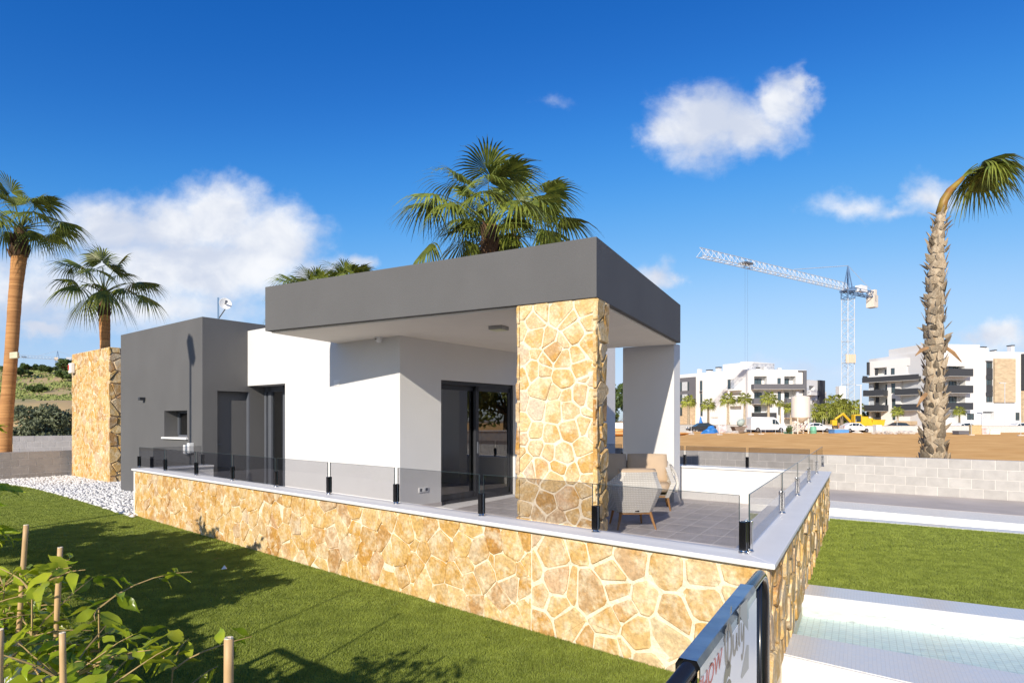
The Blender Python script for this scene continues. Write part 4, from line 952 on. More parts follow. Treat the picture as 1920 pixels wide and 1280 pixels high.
# leaning trunk with torn crown on the right
def storm_palm():
    Y = 15.6; ys = [905, 857, 780, 650, 560, 480, 430, 392]; xs = [1752, 1752, 1750, 1753, 1754, 1757, 1760, 1765]; rd = [.34, .29, .215, .22, .195, .17, .14, .08]
    P_ = [pd(x, y, Y) for x, y in zip(xs, ys)]
    t = thing('palm_tree', 'palm with shaggy pale trunk and one torn crown bent to the side', 'palm tree', (P_[0].x, P_[0].y, -.3), 'fan palms around the villa')
    def path(f):
        z = P_[0].z+(P_[-1].z-P_[0].z)*f
        for a, b, in zip(P_, P_[1:]):
            if a.z <= z <= b.z+1e-6: return a.lerp(b, (z-a.z)/(b.z-a.z)), None
        return P_[-1], None
    def radf(f):
        z = P_[0].z+(P_[-1].z-P_[0].z)*f
        for i in range(len(P_)-1):
            if P_[i].z <= z <= P_[i+1].z+1e-6: return rd[i]+(rd[i+1]-rd[i])*(z-P_[i].z)/(P_[i+1].z-P_[i].z)
        return rd[-1]
    put('trunk', trunk_mesh(path, lambda f: radf(f)*.9, seg=60, rough=.06), M['boot_p'], t, True)
    boots(t, path, radf, 36, 8, M['boot_p'], .23, 77, flare=.8, wild=1)
    nk = [pd(1764, 400, Y), pd(1770, 375, Y), pd(1781, 357, Y), pd(1797, 342, Y), pd(1806, 333, Y)]
    put('neck', MB().tube(nk, [.12, .10, .085, .065, .05], 10), leaf_mat('spear_sheath', (.36, .27, .04), (.30, .14, .03), .1, .5, .1), t, True)
    rng = random.Random(8)
    for (e, az, dp, R) in ((.75, -.25, .45, 1.0), (.62, .25, .5, 1.0), (.85, .05, .32, 1.1), (.60, -.6, .5, .85), (.5, .5, .55, .9), (.95, -.1, .28, 1.05), (.8, .4, .4, 1.0)):
        mb = MB(); frond(mb, e, .55, R, 26, dp, rng, tip=.5, az=az, org=nk[-1]-Vector((.05, 0, .03))); put('frond', mb.mesh('frond', recalc=False), M['frond'], t)
    for (x, y, L_, a) in ((1728, 652, .36, math.pi*.98), (1786, 650, .42, -.5), (1724, 738, .34, 2.6)):
        c = pd(1753+(x-1753)*.55, y, Y-.2); d = Vector((math.cos(a), -.2, -.35 if a > 3 else -.75)); mb = MB().tube([c, c+d*L_*.5, c+d*L_+Vector((0, 0, -.08))], [.045, .05, .012], 5); put('dry_stub', mb, M['frond_dry'], t)
storm_palm()

# ------------------------------------------------------------------ ficus hedge with canes, at the photographer's feet
def leaf_meshes():
    out = []; rng = random.Random(5)
    for v in range(4):
        L_, wd = .062*(.85+.1*v), .030; curl = (.25, .6, 1.1, -.3)[v]; fold = (.25, .45, .15, .35)[v]
        vs = [(0, 0, 0), (.012, 0, 0)]; fs = []; prof = [(.0, .12), (.18, .7), (.38, 1.0), (.58, .92), (.76, .6), (.90, .2), (1.0, .02)]
        mb = MB(); row = []
        for (f, wv) in prof:
            x = L_*f; z = -curl*L_*f*f*.6; hw = wd/2*wv; up = fold*hw+.004*math.sin(f*9+v)
            row.append(((x, -hw, z+up), (x, 0, z), (x, hw, z+up+.003*math.sin(f*7+v*2))))
        for a in row: mb.v += list(a)
        for i in range(len(row)-1):
            o = 3*i; mb.f += [(o, o+1, o+4, o+3), (o+1, o+2, o+5, o+4)]
        mb.tube([(-.012, 0, .001), (.002, 0, 0)], .0012, 3)
        me = mb.mesh('leaf', recalc=False); me.materials.append(M['leaf']); me.polygons.foreach_set('use_smooth', [True]*len(me.polygons)); out.append(me)
    return out
LEAF = leaf_meshes()
def ficus(label, base, height, nbr, nleaf, seed, spread=.26, joined=False, group='young ficus hedge plants'):
    rng = random.Random(seed); b = Vector((base[0], base[1], GZ)); t = thing('ficus_plant', label, 'plant', b, group)
    tw = MB(); spots = []
    stems = []
    for s in range(3):
        p = b+Vector((rng.uniform(-.03, .03), rng.uniform(-.03, .03), 0)); pts = [p.copy()]; d = Vector((rng.uniform(-.10, .10), rng.uniform(-.10, .10), 1))
        n = 9
        for k in range(n):
            d = d+Vector((rng.uniform(-.12, .12), rng.uniform(-.12, .12), .1)); d.normalize(); p = p+d*height*rng.uniform(.85, 1)/n; pts.append(p.copy())
        tw.tube(pts, [.006-.0004*k for k in range(len(pts))], 5); stems.append(pts)
    for k in range(nbr):
        st = rng.choice(stems); i = min(len(st)-1, int(len(st)*rng.uniform(.52, 1.0))); p = st[i].copy(); a = rng.uniform(0, 6.283); d = Vector((math.cos(a), math.sin(a), rng.uniform(.2, 1.0))).normalized()
        L_ = spread*rng.uniform(.5, 1.25); n = 5; pts = [p.copy()]
        for q in range(n):
            d = (d+Vector((rng.uniform(-.2, .2), rng.uniform(-.2, .2), -.12))).normalized(); p = p+d*L_/n; pts.append(p.copy())
            spots.append((p.copy(), d.copy()))
        tw.tube(pts, [.003, .0028, .0025, .002, .0016, .001], 4)
    put('stem', tw, M['twig'], t)
    vs = []; fs = []
    for k in range(nleaf):
        p, d = rng.choice(spots); a = rng.uniform(0, 6.283); o3 = Vector((math.cos(a), math.sin(a), rng.uniform(-.7, .35))); o3 = (o3+d*.5).normalized()
        q = o3.to_track_quat('X', 'Z'); m = LEAF[rng.randrange(4)]; s_ = rng.uniform(.75, 1.35)*(1.7 if joined else 1)
        M4 = Matrix.Translation(p+o3*.012) @ (q.to_matrix().to_4x4() @ Matrix.Rotation(rng.uniform(-.8, .8), 4, 'X')) @ Matrix.Scale(s_, 4)
        if joined:
            o = len(vs); vs += [M4 @ v.co for v in m.vertices]; fs += [tuple(o+i for i in f.vertices) for f in m.polygons]
        else:
            ob = put('leaf', m, None, t); ob.matrix_basis = M4
    if joined: put('foliage', MB().add(vs, fs).mesh('foliage', recalc=False), M['leaf'], t)
    return t
def cane(label, top, dia, bend=(0, 0)):
    b = Vector((top.x+bend[0], top.y+bend[1], GZ-.05)); mb = MB(); pts = []; rad = []; n = 26; rng = random.Random(int(top.x*1000)); r = dia/2
    for k in range(n+1):
        f = k/n; pts.append(b.lerp(top, f)); rad.append(r*(1.0+(.14 if k % 5 == 3 else 0)))
    t = thing('bamboo_cane', label, 'garden cane', b, 'bamboo canes along the hedge')
    put('cane', mb.tube(pts, rad, 10), M['bamboo'], t, True)
    put('cut_end', MB().lathe([(r*.95, 0), (r*.9, .0015), (r*.45, .0012), (r*.4, -.004), (.0005, -.004)], top, 10), M['mortar'], t)
    return t
def hs_(s, off=0): return H0+hd*s+hn*off
cane('slim bamboo cane leaning over the left end of the hedge, tallest of the group', pd(49, 984, 2.0), .0155, (-.10, 0))
cane('bamboo cane with twigs tied to it in the middle of the plants', pd(113, 1026, 1.9), .0155, (-.07, 0))
cane('short stout bamboo cane in front of the twig tied cane', pd(117, 1186, 1.45), .0145, (.02, 0))
cane('bamboo cane at the very left edge of the hedge', pd(0, 1180, 1.35), .0145, (-.02, 0))
cane('thick bamboo cane standing alone near the sprig of leaves', pd(429, 1196, 1.02), .0155, (-.01, 0))
for i, (s, lab) in enumerate(((1.75, 'ficus plant around the tall slim cane'), (1.25, 'bushy ficus plant tied to the twig bound cane'), (.92, 'ficus plant with arching twigs reaching over the lawn'), (.55, 'low ficus plant beside the stout short cane'), (1.5, 'leafy ficus plant between the tall slim cane and the twig bound cane'), (1.1, 'leafy ficus plant just behind the stout short cane'))):
    p = hs_(s, (.02, .02, .03, .02, -.06, -.12)[i]); ficus('young '+lab, (p.x, p.y), (1.22, 1.28, 1.12, .92, 1.18, 1.14)[i], (46, 60, 52, 30, 50, 50)[i], (240, 295, 280, 80, 290, 290)[i], 60+i, (.20, .26, .23, .15, .20, .20)[i])
p = hs_(-.02, .1); ficus('small ficus sprig beside the lone thick cane', (p.x, p.y), .80, 5, 16, 70, .16)
proto = None
rng = random.Random(99)
for i in range(18):                                   # the hedge goes on both ways beyond the picture; its shade falls on the lawn
    s = 2.2+i*.45
    p = hs_(s, rng.uniform(-.06, .06)); hh = rng.uniform(1.25, 1.6) if s > 4.2 else .62
    if proto is None or i in (5, 9, 14): 
        f_ = ficus('ficus plant of the hedge row running on past the canes', (p.x, p.y), hh, 70, 1300, 200+i, .30, True, 'ficus plants of the hedge row beyond the canes'); proto = f_
    else:
        c = copy_tree(proto); c.location = (p.x, p.y, GZ); c.rotation_euler = (0, 0, rng.uniform(0, 6)); k = rng.uniform(.9, 1.12); c.scale = (k, k, k)
    if i % 2 == 0 and i < 18:
        tp = Vector((p.x+.05, p.y, GZ+rng.uniform(1.5, 1.8))); cane('bamboo cane of the hedge row running on past the plants', tp, .016)

# ------------------------------------------------------------------ steel barriers with sign sheets
def letter_D(o, x0, z0, s): return None
def barrier(label, a, b, ztop, zbot, sheet_t, side, signs):
    """a: near end, b: far end, 2D; side: +1 if the sign face looks to the left of a->b"""
    d = (b-a).normalized(); n = Vector((-d.y, d.x))*side; L_ = (b-a).length; r = .021; c = .13
    t = thing('crowd_barrier', label, 'barrier', (*((a+b)/2), zbot))
    A = lambda u, z, o=0: Vector((*(a+d*u+n*o), z))
    loop = []
    for (u, z, a0) in ((L_-c, ztop-c, math.pi/2), ):
        loop += [A(.0, ztop)]+[A(L_-c+c*math.sin(k/6*math.pi/2), ztop-c+c*math.cos(k/6*math.pi/2)) for k in range(7)]+[A(L_, zbot+c)]+[A(L_-c+c*math.cos(k/6*math.pi/2), zbot+.12+c-c*math.sin(k/6*math.pi/2)) for k in range(7)]+[A(0, zbot+.12)]
    put('frame_tube', MB().tube(loop, r, 12), M['black_p'], t, True)
    put('end_post', MB().tube([A(0, ztop), A(0, zbot)], r, 12), M['black_p'], t, True)
    for f in (L_-.05,):
        fm = MB().tube([A(f-.0, zbot+.12), A(f, zbot)], .018, 8); fm.box(A(f, zbot+.012), Vector((*n, 0))*.28, Vector((*d, 0))*.03, (0, 0, .01)); put('foot', fm, M['black_p'], t)
    k = L_-.11
    while k > .05:
        put('bar', MB().tube([A(k, zbot+.13), A(k, ztop-.01)], .0085, 8), M['black_p'], t, True); k -= .085
    u0, u1 = sheet_t
    cp = MB(); prof = [(-.031, -.06), (-.031, .010), (-.022, .026), (.022, .026), (.031, .010), (.031, -.05)]
    segs = 9; rng = random.Random(3); vs = []
    for i in range(segs+1):
        u = u0+(u1-u0)*i/segs; w_ = rng.uniform(-.0015, .0015); vs += [A(u, ztop+z+w_, o+w_) for (o, z) in prof]
    m = len(prof); cp.add(vs, [(i*m+j, i*m+j+1, (i+1)*m+j+1, (i+1)*m+j) for i in range(segs) for j in range(m-1)])
    put('folded_sheet', cp, M['steel'], t)
    pn = MB(); pn.box(A((u0+u1)/2+.004, (ztop-.02+zbot+.2)/2, .030), Vector((*d, 0))*((u1-u0)/2), Vector((*n, 0))*.0015, (0, 0, (ztop-.02-zbot-.2)/2)); po = put('sign_panel', pn.mesh('sign_panel'), M['signwhite'], t)
    return t, A, po, u0, u1
M['black_p'] = pm('black_painted_steel', (.012, .013, .016), .22, .1, 8, spec=.5, coat=.3)
M['signwhite'] = pm('sign_white', (.72, .75, .78), .3, .02, 3)
M['signred'] = pm('sign_red', (.50, .07, .05), .4, .02, 3)
M['signtaupe'] = pm('sign_taupe', (.30, .27, .21), .4, .02, 3)
M['signolive'] = pm('sign_olive', (.16, .16, .10), .4, .02, 3)
M['signgrey'] = pm('sign_grey', (.40, .41, .38), .4, .02, 3)
bz = GZ+1.1
ba = v2(pz(1240, 1320, bz)); bb = v2(pz(1433, 1066, bz)); bdir = (bb-ba).normalized()
bt, A_, sp_, su0, su1 = barrier('black tubular barrier with a lettered sign sheet at the corner of the stone wall', ba-bdir*.9, bb, bz, GZ, (u_at(ba-bdir*.9, bdir, 1290)+0, u_at(ba-bdir*.9, bdir, 1401)), -1, None)
def txt(s, u, z, size, mat, shear=0., scx=1., italic=False):
    cu = bpy.data.curves.new('lettering', 'FONT'); cu.body = s; cu.size = size; cu.extrude = .0004; cu.shear = shear; cu.resolution_u = 3
    ob = bpy.data.objects.new('tmp', cu); col.objects.link(ob); bpy.context.view_layer.update()
    me = bpy.data.meshes.new_from_object(ob.evaluated_get(bpy.context.evaluated_depsgraph_get())); bpy.data.objects.remove(ob)
    o0 = A_(u, z, .0325); ex = (A_(u+1, z, .0325)-o0)*scx; ez = Vector((0, 0, 1)); en = ex.cross(ez).normalized()
    for v in me.vertices: p = o0+ex*v.co.x+ez*v.co.y+en*v.co.z*.5; v.co = p
    put('lettering', me, mat, sp_)
def strokes(paths, u, z, sx, sz, mat, wd):
    mb = MB(); o0 = A_(0, 0, .0322); ex = A_(1, 0, .0322)-o0; ez = Vector((0, 0, 1)); en = ex.cross(ez).normalized()
    for pth in paths:
        pts = []
        # smooth the polyline
        q = pth
        for _ in range(2):
            r = [q[0]]
            for a, b in zip(q, q[1:]): r += [(a[0]*.75+b[0]*.25, a[1]*.75+b[1]*.25, a[2]*.75+b[2]*.25), (a[0]*.25+b[0]*.75, a[1]*.25+b[1]*.75, a[2]*.25+b[2]*.75)]
            q = r+[q[-1]]
        for i, (x, y, w_) in enumerate(q):
            p0, p1 = q[max(0, i-1)], q[min(len(q)-1, i+1)]; tx, ty = (p1[0]-p0[0])*sx, (p1[1]-p0[1])*sz; l = math.hypot(tx, ty) or 1
            nx, ny = -ty/l*wd*w_, tx/l*wd*w_; c = o0+ex*(u+x*sx)+ez*(z+y*sz)-en*.0000; pts.append((c+ex*nx+ez*ny, c-ex*nx-ez*ny))
        o = len(mb.v)
        for a, b in pts: mb.v += [tuple(a), tuple(b)]
        mb.f += [(o+2*i, o+2*i+1, o+2*i+3, o+2*i+2) for i in range(len(pts)-1)]
    put('lettering', mb.mesh('lettering', recalc=False), mat, sp_)
# grey corner patches of the sheet and the words on it
def patch(pts, mat, off=.0319):
    put('sign_patch', MB().add([A_(u, z, off) for u, z in pts], [tuple(range(len(pts)))]), mat, sp_)
a0_ = ba-bdir*.9
def onsign(x, y):                                  # photo point on the face of the sheet
    o = A_(0, 0, .032); u = u_at((o.x, o.y), bdir, x); Y = o.y+bdir.y*u; return u, z_at(Y, y)
patch([onsign(*p) for p in ((1381, 1143), (1402, 1120), (1403, 1182))], M['signgrey'])
patch([onsign(*p) for p in ((1400, 1208), (1404, 1208), (1404, 1252), (1391, 1272), (1389, 1268))], M['signgrey'])
uS, zS = onsign(1306, 1300); uE, zE = onsign(1346, 1250)
txt('SHOW', uS, zE-.012, .070, M['signred'], .2, (uE-uS)/(.070*2.55))
Dp = [(.05, .95, .6), (.02, .55, 1.2), (.10, .12, 1.6), (.32, -.02, 1.6), (.55, .25, 1.6), (.50, .72, 1.5), (.28, .95, 1.3), (.05, .86, .8), (-.05, .70, .5)]
Dp0 = [(.30, 1.02, .6), (.22, .5, 1.5), (.20, .05, 1.4)]
up_ = [(.66, .55, .6), (.66, .12, 1.3), (.80, .02, 1.2), (.92, .20, 1.0), (.95, .55, 1.2), (.95, .1, 1.2), (1.03, .02, .7)]
lp_ = [(1.08, .10, .6), (1.22, .75, .8), (1.24, 1.05, 1.1), (1.15, .95, .9), (1.14, .15, 1.3), (1.24, .02, .8)]
yp_ = [(1.34, .55, .7), (1.35, .15, 1.3), (1.48, .06, 1.1), (1.60, .55, 1.2), (1.58, -.20, 1.2), (1.42, -.45, 1.0), (1.35, -.25, .6)]
uD, zD = onsign(1359, 1258); uY, _z = onsign(1396, 1220)
strokes([Dp, Dp0, up_, lp_, yp_, [(.42, 1.1, .4), (.48, 1.3, 1.2), (.52, 1.12, .5)]], uD, zD, (uY-uD)/1.65, .125, M['signtaupe'], .0075)
uO, zO = onsign(1358, 1280)
strokes([[(0, 0, 1.3), (.15, .45, 1.8), (.5, .55, 1.8), (.7, .3, 1.4)], [(.1, -.2, 1.5), (.5, -.1, 1.8), (.75, -.3, 1.2)]], uO, zO-.02, .12, .08, M['signolive'], .012)
# second barrier, half hidden by the plants
a_, b_2 = hs_(2.6, -.03), hs_(.35, -.03)
barrier('barrier with a folded sheet standing behind the hedge plants', a_, b_2, bz-.12, GZ, (.45, 2.0), -1, None)
# ------------------------------------------------------------------ leafy trees and bushes
def leafy(label, name, base, h, rx, rz, trunk_h, nclump, nleaf, lsize, mat, seed, group, cat='tree', flat=1.):
    rng = np.random.default_rng(seed); r2 = random.Random(seed); t = thing(name, label, cat, base, group)
    b = Vector(base); tm = MB(); top = b+Vector((0, 0, trunk_h)); tm.tube([b-Vector((0, 0, .2)), b.lerp(top, .5)+Vector((rx*.03, 0, 0)), top], [h*.035, h*.028, h*.02], 7)
    cl = []
    for k in range(nclump):
        v = rng.normal(size=3); v /= np.linalg.norm(v); rr = rng.uniform(.35, .85); c = np.array([b.x+v[0]*rx*rr, b.y+v[1]*rx*rr, b.z+h-rz+v[2]*rz*rr*flat]); c[2] = max(c[2], b.z+h*.12)
        cl.append((c, rng.uniform(.25, .45)*min(rx, rz)*1.15)); tm.tube([top-Vector((0, 0, trunk_h*.3)), Vector(c)], [h*.012, h*.004], 4)
    put('trunk', tm, M['bark'], t)
    per = nleaf//nclump; V = []
    for c, r in cl:
        v = rng.normal(size=(per, 3)); v /= np.linalg.norm(v, axis=1)[:, None]; rr = rng.uniform(.3, 1.0, per)**.6; p = c+v*(r*rr)[:, None]*np.array([1.1, 1.1, .85])
        a = rng.normal(size=(per, 3)); a /= np.linalg.norm(a, axis=1)[:, None]; bb = np.cross(a, v+rng.normal(size=(per, 3))*.5); bb /= np.linalg.norm(bb, axis=1)[:, None]
        s_ = lsize*rng.uniform(.6, 1.3, per)[:, None]; V.append(np.stack([p-a*s_, p+bb*s_*.5, p+a*s_, p-bb*s_*.5], 1))
    V = np.concatenate(V); n = len(V); put('crown', np_mesh('crown', V.reshape(-1, 3), np.arange(4*n).reshape(-1, 4)), mat, t)
    return t
# ------------------------------------------------------------------ hillside on the left
def hill_z(x, y):
    d = y-.12*x; r = d-30
    def ss(a, b, t): t = max(0., min(1., (t-a)/(b-a))); return t*t*(3-2*t)
    z = -.3+2.9*ss(0, 9, r)+.5*ss(9, 25, r)+5.6*ss(22, 70, r)+1.0*ss(70, 110, r)
    side = ss(-18, -26, x) if y < 300 else 1
    return z*side-.35*(1-side)
def hill():
    rng = random.Random(4); xs = [-150+i*4 for i in range(35)]; ys = [26+i*1.6 for i in range(20)]+[60+i*5 for i in range(18)]+[160, 200, 260]; mb = MB()
    pts = [(x+rng.uniform(-.5, .5), y, hill_z(x, y)+rng.uniform(-.18, .18)) for y in ys for x in xs]; n = len(xs)
    mb.add(pts, [(j*n+i, j*n+i+1, (j+1)*n+i+1, (j+1)*n+i) for j in range(len(ys)-1) for i in range(n-1)])
    kind(put('hillside', mb, pm('hillside_soil', (.60, .39, .20), .95, .25, .25, .25, 2, c2=(.34, .30, .12), det=8), smooth=True), 'structure')
hill()
def at_hill(px_, Y): x = (px_-CX)/F*Y; return Vector((x, Y, hill_z(x, Y)))
def scrub():
    rng = np.random.default_rng(12); n = 26000; Y = rng.uniform(43, 118, n); x = (rng.uniform(-120, 200, n)-CX)/F*Y; ok = rng.uniform(size=n) < .08+.8*(np.sin(x*.45+Y*.2)*np.sin(Y*.33) > -.35); x, Y = x[ok], Y[ok]; n = len(x)
    z = np.array([hill_z(a, b) for a, b in zip(x, Y)]); s_ = rng.uniform(.08, .26, n); a = rng.uniform(0, 6.28, n); V = np.zeros((n, 4, 3))
    for k, (sx, sz) in enumerate(((-1, -.1), (1, -.1), (.7, 1.), (-.6, .9))):
        V[:, k] = np.stack([x+np.cos(a)*s_*sx*.5, Y+np.sin(a)*s_*sx*.5+sz*.1, z+sz*s_], 1)
    o = kind(put('scrub', np_mesh('scrub', V.reshape(-1, 3), np.arange(4*n).reshape(-1, 4)), M['grasstuft']), 'stuff'); tag(o, 'low green scrub growing over the hillside', 'scrub')
scrub()
G_ = 'trees and bushes on the hillside'
for i, (x, Y, hh, rx, lab, m) in enumerate(((88, 31, 3.0, 1.45, 'large grey green olive bush behind the block wall', 'bush'), (30, 33, 2.7, 1.2, 'dark olive bush beside the tall palm trunk', 'bush'), (56, 30.0, 1.7, 1.0, 'low grey olive bush close to the block wall', 'bush'))):
    b = at_hill(x, Y); b.z = -.3; leafy(lab, 'olive_bush', b, hh, rx, hh*.5, hh*.35, 22, 9000, .085, M[m], 300+i, G_, 'bush')
for i, (x, Y, hh, rx, lab) in enumerate(((55, 92, 1.7, 1.5, 'rounded green bush half way up the hillside'), (118, 88, 2.1, 1.9, 'wide dark green bush below the grey wall on the hill'), (27, 128, 3.0, 1.6, 'dark pine by the cream house on the hill'), (65, 122, 2.5, 1.6, 'umbrella pine in front of the hilltop houses'), (112, 132, 4.0, 2.6, 'tall spreading pine on top of the hill'), (10, 112, 2.6, 2.0, 'bush on the hill behind the palm trunk'), (84, 78, 1.3, 1.5, 'low dark bush on the open middle slope'), (40, 74, 1.2, 1.3, 'small bush lower on the slope beside the palm trunk'), (126, 70, 1.5, 1.6, 'bush on the slope against the stone clad wall'), (88, 112, 2.4, 2.2, 'dense bush just below the hilltop houses'), (128, 108, 2.8, 2.2, 'dark bush under the tall spreading pine'), (70, 60, .9, 1.2, 'ground hugging bush above the orange bank'))):
    b = at_hill(x, Y); leafy(lab, 'hill_tree', b, hh, rx, hh*.42, hh*.4, 16, 4500, .13, M['pine'], 320+i, G_, 'tree', .7)
def small_house(label, x, Y, w_, h_, d_, mat):
    b = at_hill(x, Y); t = thing('hill_house', label, 'house', b, 'houses on the hilltop'); put('wall', MB().cube(b.x-w_/2, b.x+w_/2, b.y, b.y+d_, b.z-1, b.z+h_), mat, t)
    put('roof', MB().cube(b.x-w_/2-.15, b.x+w_/2+.15, b.y-.15, b.y+d_, b.z+h_, b.z+h_+.25), M['plastic'], t); put('window', MB().cube(b.x-w_*.2, b.x+w_*.1, b.y-.06, b.y-.02, b.z+h_*.4, b.z+h_*.75), M['alu'], t)
small_house('small cream flat roofed house on the hilltop', 46, 135, 3.4, 1.5, 7, M['soffit']); small_house('long grey low building on the hilltop beside the tall pine', 92, 138, 4.0, 1.1, 7, pm('pale_grey_render', (.38, .39, .42), .9))
b = at_hill(108, 120); t = thing('hill_lamp_post', 'slim white lamp post on the hilltop before the pine', 'lamp post', b); put('pole', MB().tube([b, b+Vector((0, 0, 2.2))], .05, 6), M['plastic'], t); put('lamp_head', MB().box(b+Vector((.0, 0, 2.2)), (.18, 0, 0), (0, .12, 0), (0, 0, .06)), M['plastic'], t)

# ------------------------------------------------------------------ cranes
M['crane_w'] = pm('crane_pale_paint', (.56, .58, .60), .5, .1, .5)
M['crane_b'] = pm('crane_blue_paint', (.10, .18, .32), .5, .1, .5)
M['concrete_w'] = pm('counterweight_concrete', (.66, .60, .52), .9)
def truss(mb, a, b, w_, bay, r, n=4, r2=None, tri=False):
    a, b = Vector(a), Vector(b); d = (b-a).normalized(); L_ = (b-a).length; up = Vector((0, 0, 1)) if abs(d.z) < .9 else Vector((1, .3, 0)).normalized(); s = d.cross(up).normalized(); up = s.cross(d)
    cs = [(-1, -1), (1, -1), (0, 1.2)] if tri else [(-1, -1), (1, -1), (1, 1), (-1, 1)]; r2 = r2 or r*.55; m = len(cs)
    P3 = lambda k, u: a+d*u+s*cs[k % m][0]*w_/2+up*cs[k % m][1]*w_/2
    for k in range(m): mb.tube([P3(k, 0), P3(k, L_)], r, n)
    nb = max(1, int(L_/bay))
    for i in range(nb):
        u0, u1 = L_*i/nb, L_*(i+1)/nb
        for k in range(m):
            mb.tube([P3(k, u0), P3(k+1, (u0+u1)/2)], r2, 3, False); mb.tube([P3(k+1, (u0+u1)/2), P3(k, u1)], r2, 3, False)
            if i % 2 == 0: mb.tube([P3(k, u0), P3(k+1, u0)], r2, 3, False)
def crane(label, mx, by, Y, jy, tipx, tipy, tipY, sc_=1.):
    base = pd(mx, by, Y); zt = z_at(Y, jy); t = thing('tower_crane', label, 'crane', (base.x, base.y, base.z)); top = Vector((base.x, base.y, zt)); tip = pd(tipx, tipy, tipY); tip.z = zt+1.0
    k = sc_
    mb = MB(); truss(mb, base, top-Vector((0, 0, 1.2)), 1.6*k, 2.1*k, .075*k); put('mast', mb, M['crane_w'], t)
    mb = MB(); truss(mb, top-Vector((0, 0, 1.3)), top+Vector((0, 0, .4)), 1.7*k, 1.0, .12*k); mb.box(top+Vector((0, 0, .3)), (1.1*k, 0, 0), (0, 1.1*k, 0), (0, 0, .18)); put('slewing_ring', mb, M['crane_b'], t)
    jd = (tip-top); jd.z = 0; jd.normalize()
    mb = MB(); truss(mb, top+jd*.8+Vector((0, 0, 1.0)), tip, 1.25*k, 1.5*k, .058*k, tri=True); put('jib', mb, M['crane_w'], t)
    apex = top+Vector((0, 0, 5.3*k)); mb = MB()
    for s in (-1, 1):
        o = jd.cross(Vector((0, 0, 1)))*.6*k*s; mb.tube([top+o+jd*.7, apex], .11*k, 5); mb.tube([top+o-jd*.8, apex], .11*k, 5)
    for q in (.3, .55, .75): mb.box(top.lerp(apex, q), (.6*(1-q)*k, 0, 0), (0, .05, 0), (0, 0, .06))
    put('tower_head', mb, M['crane_b'], t)
    cj = top-jd*10.5*k+Vector((0, 0, .25)); mb = MB(); truss(mb, top-jd*.8+Vector((0, 0, .5)), cj+Vector((0, 0, .3)), 1.1*k, 1.8, .09*k); put('counter_jib', mb, M['crane_b'], t)
    for q, dz in ((9.2, .1), (10.1, .1), (9.6, 1.2)): put('counterweight', MB().box(top-jd*q*k+Vector((0, 0, dz-1.2+.3)), jd*.38*k, jd.cross(Vector((0, 0, 1)))*.8*k, (0, 0, 1.25*k)), M['concrete_w'], t)
    put('winch_house', MB().box(top-jd*5.2*k+Vector((0, 0, 1.3)), jd*1.2*k, jd.cross(Vector((0, 0, 1)))*.6*k, (0, 0, .6*k)), M['plastic'], t)
    mb = MB(); mb.tube([apex, top.lerp(tip, .42)+Vector((0, 0, 1.5))], .05, 4); mb.tube([apex, cj+Vector((0, 0, .8))], .05, 4); put('tie_rod', mb, M['crane_w'], t)
    tr_ = top.lerp(tip, .735)+Vector((0, 0, .2)); mb = MB().box(tr_, jd*1.0, jd.cross(Vector((0, 0, 1)))*.7, (0, 0, .14)); mb.tube([tr_+jd*.3, tr_+jd*.3-Vector((0, 0, 18*k))], .011, 4); mb.tube([tr_-jd*.4, tr_-jd*.4-Vector((0, 0, 18*k))], .011, 4); put('trolley', mb, M['alu_lt'], t)
    if k > .9:
        for (zz, hh, m) in ((z_at(Y, 673), .85, M['concrete_w']),): put('mast_panel', MB().cube(base.x-.98, base.x+.98, base.y-1.0, base.y-.9, zz-hh, zz+hh), pm('mast_panel', (.60, .47, .34), .8), t)
        put('cab', MB().box((base.x-1.6, base.y-.3, z_at(Y, 737)), (.65, 0, 0), (0, .7, 0), (0, 0, 1.35)), M['plastic'], t)
crane('tall pale tower crane with long jib above the building site', 1590, 801, 120, 548, 1312, 483, 95)
crane('small far tower crane beyond the hilltop pine', 108, 720, 330, 675, 22, 662, 318, .95)

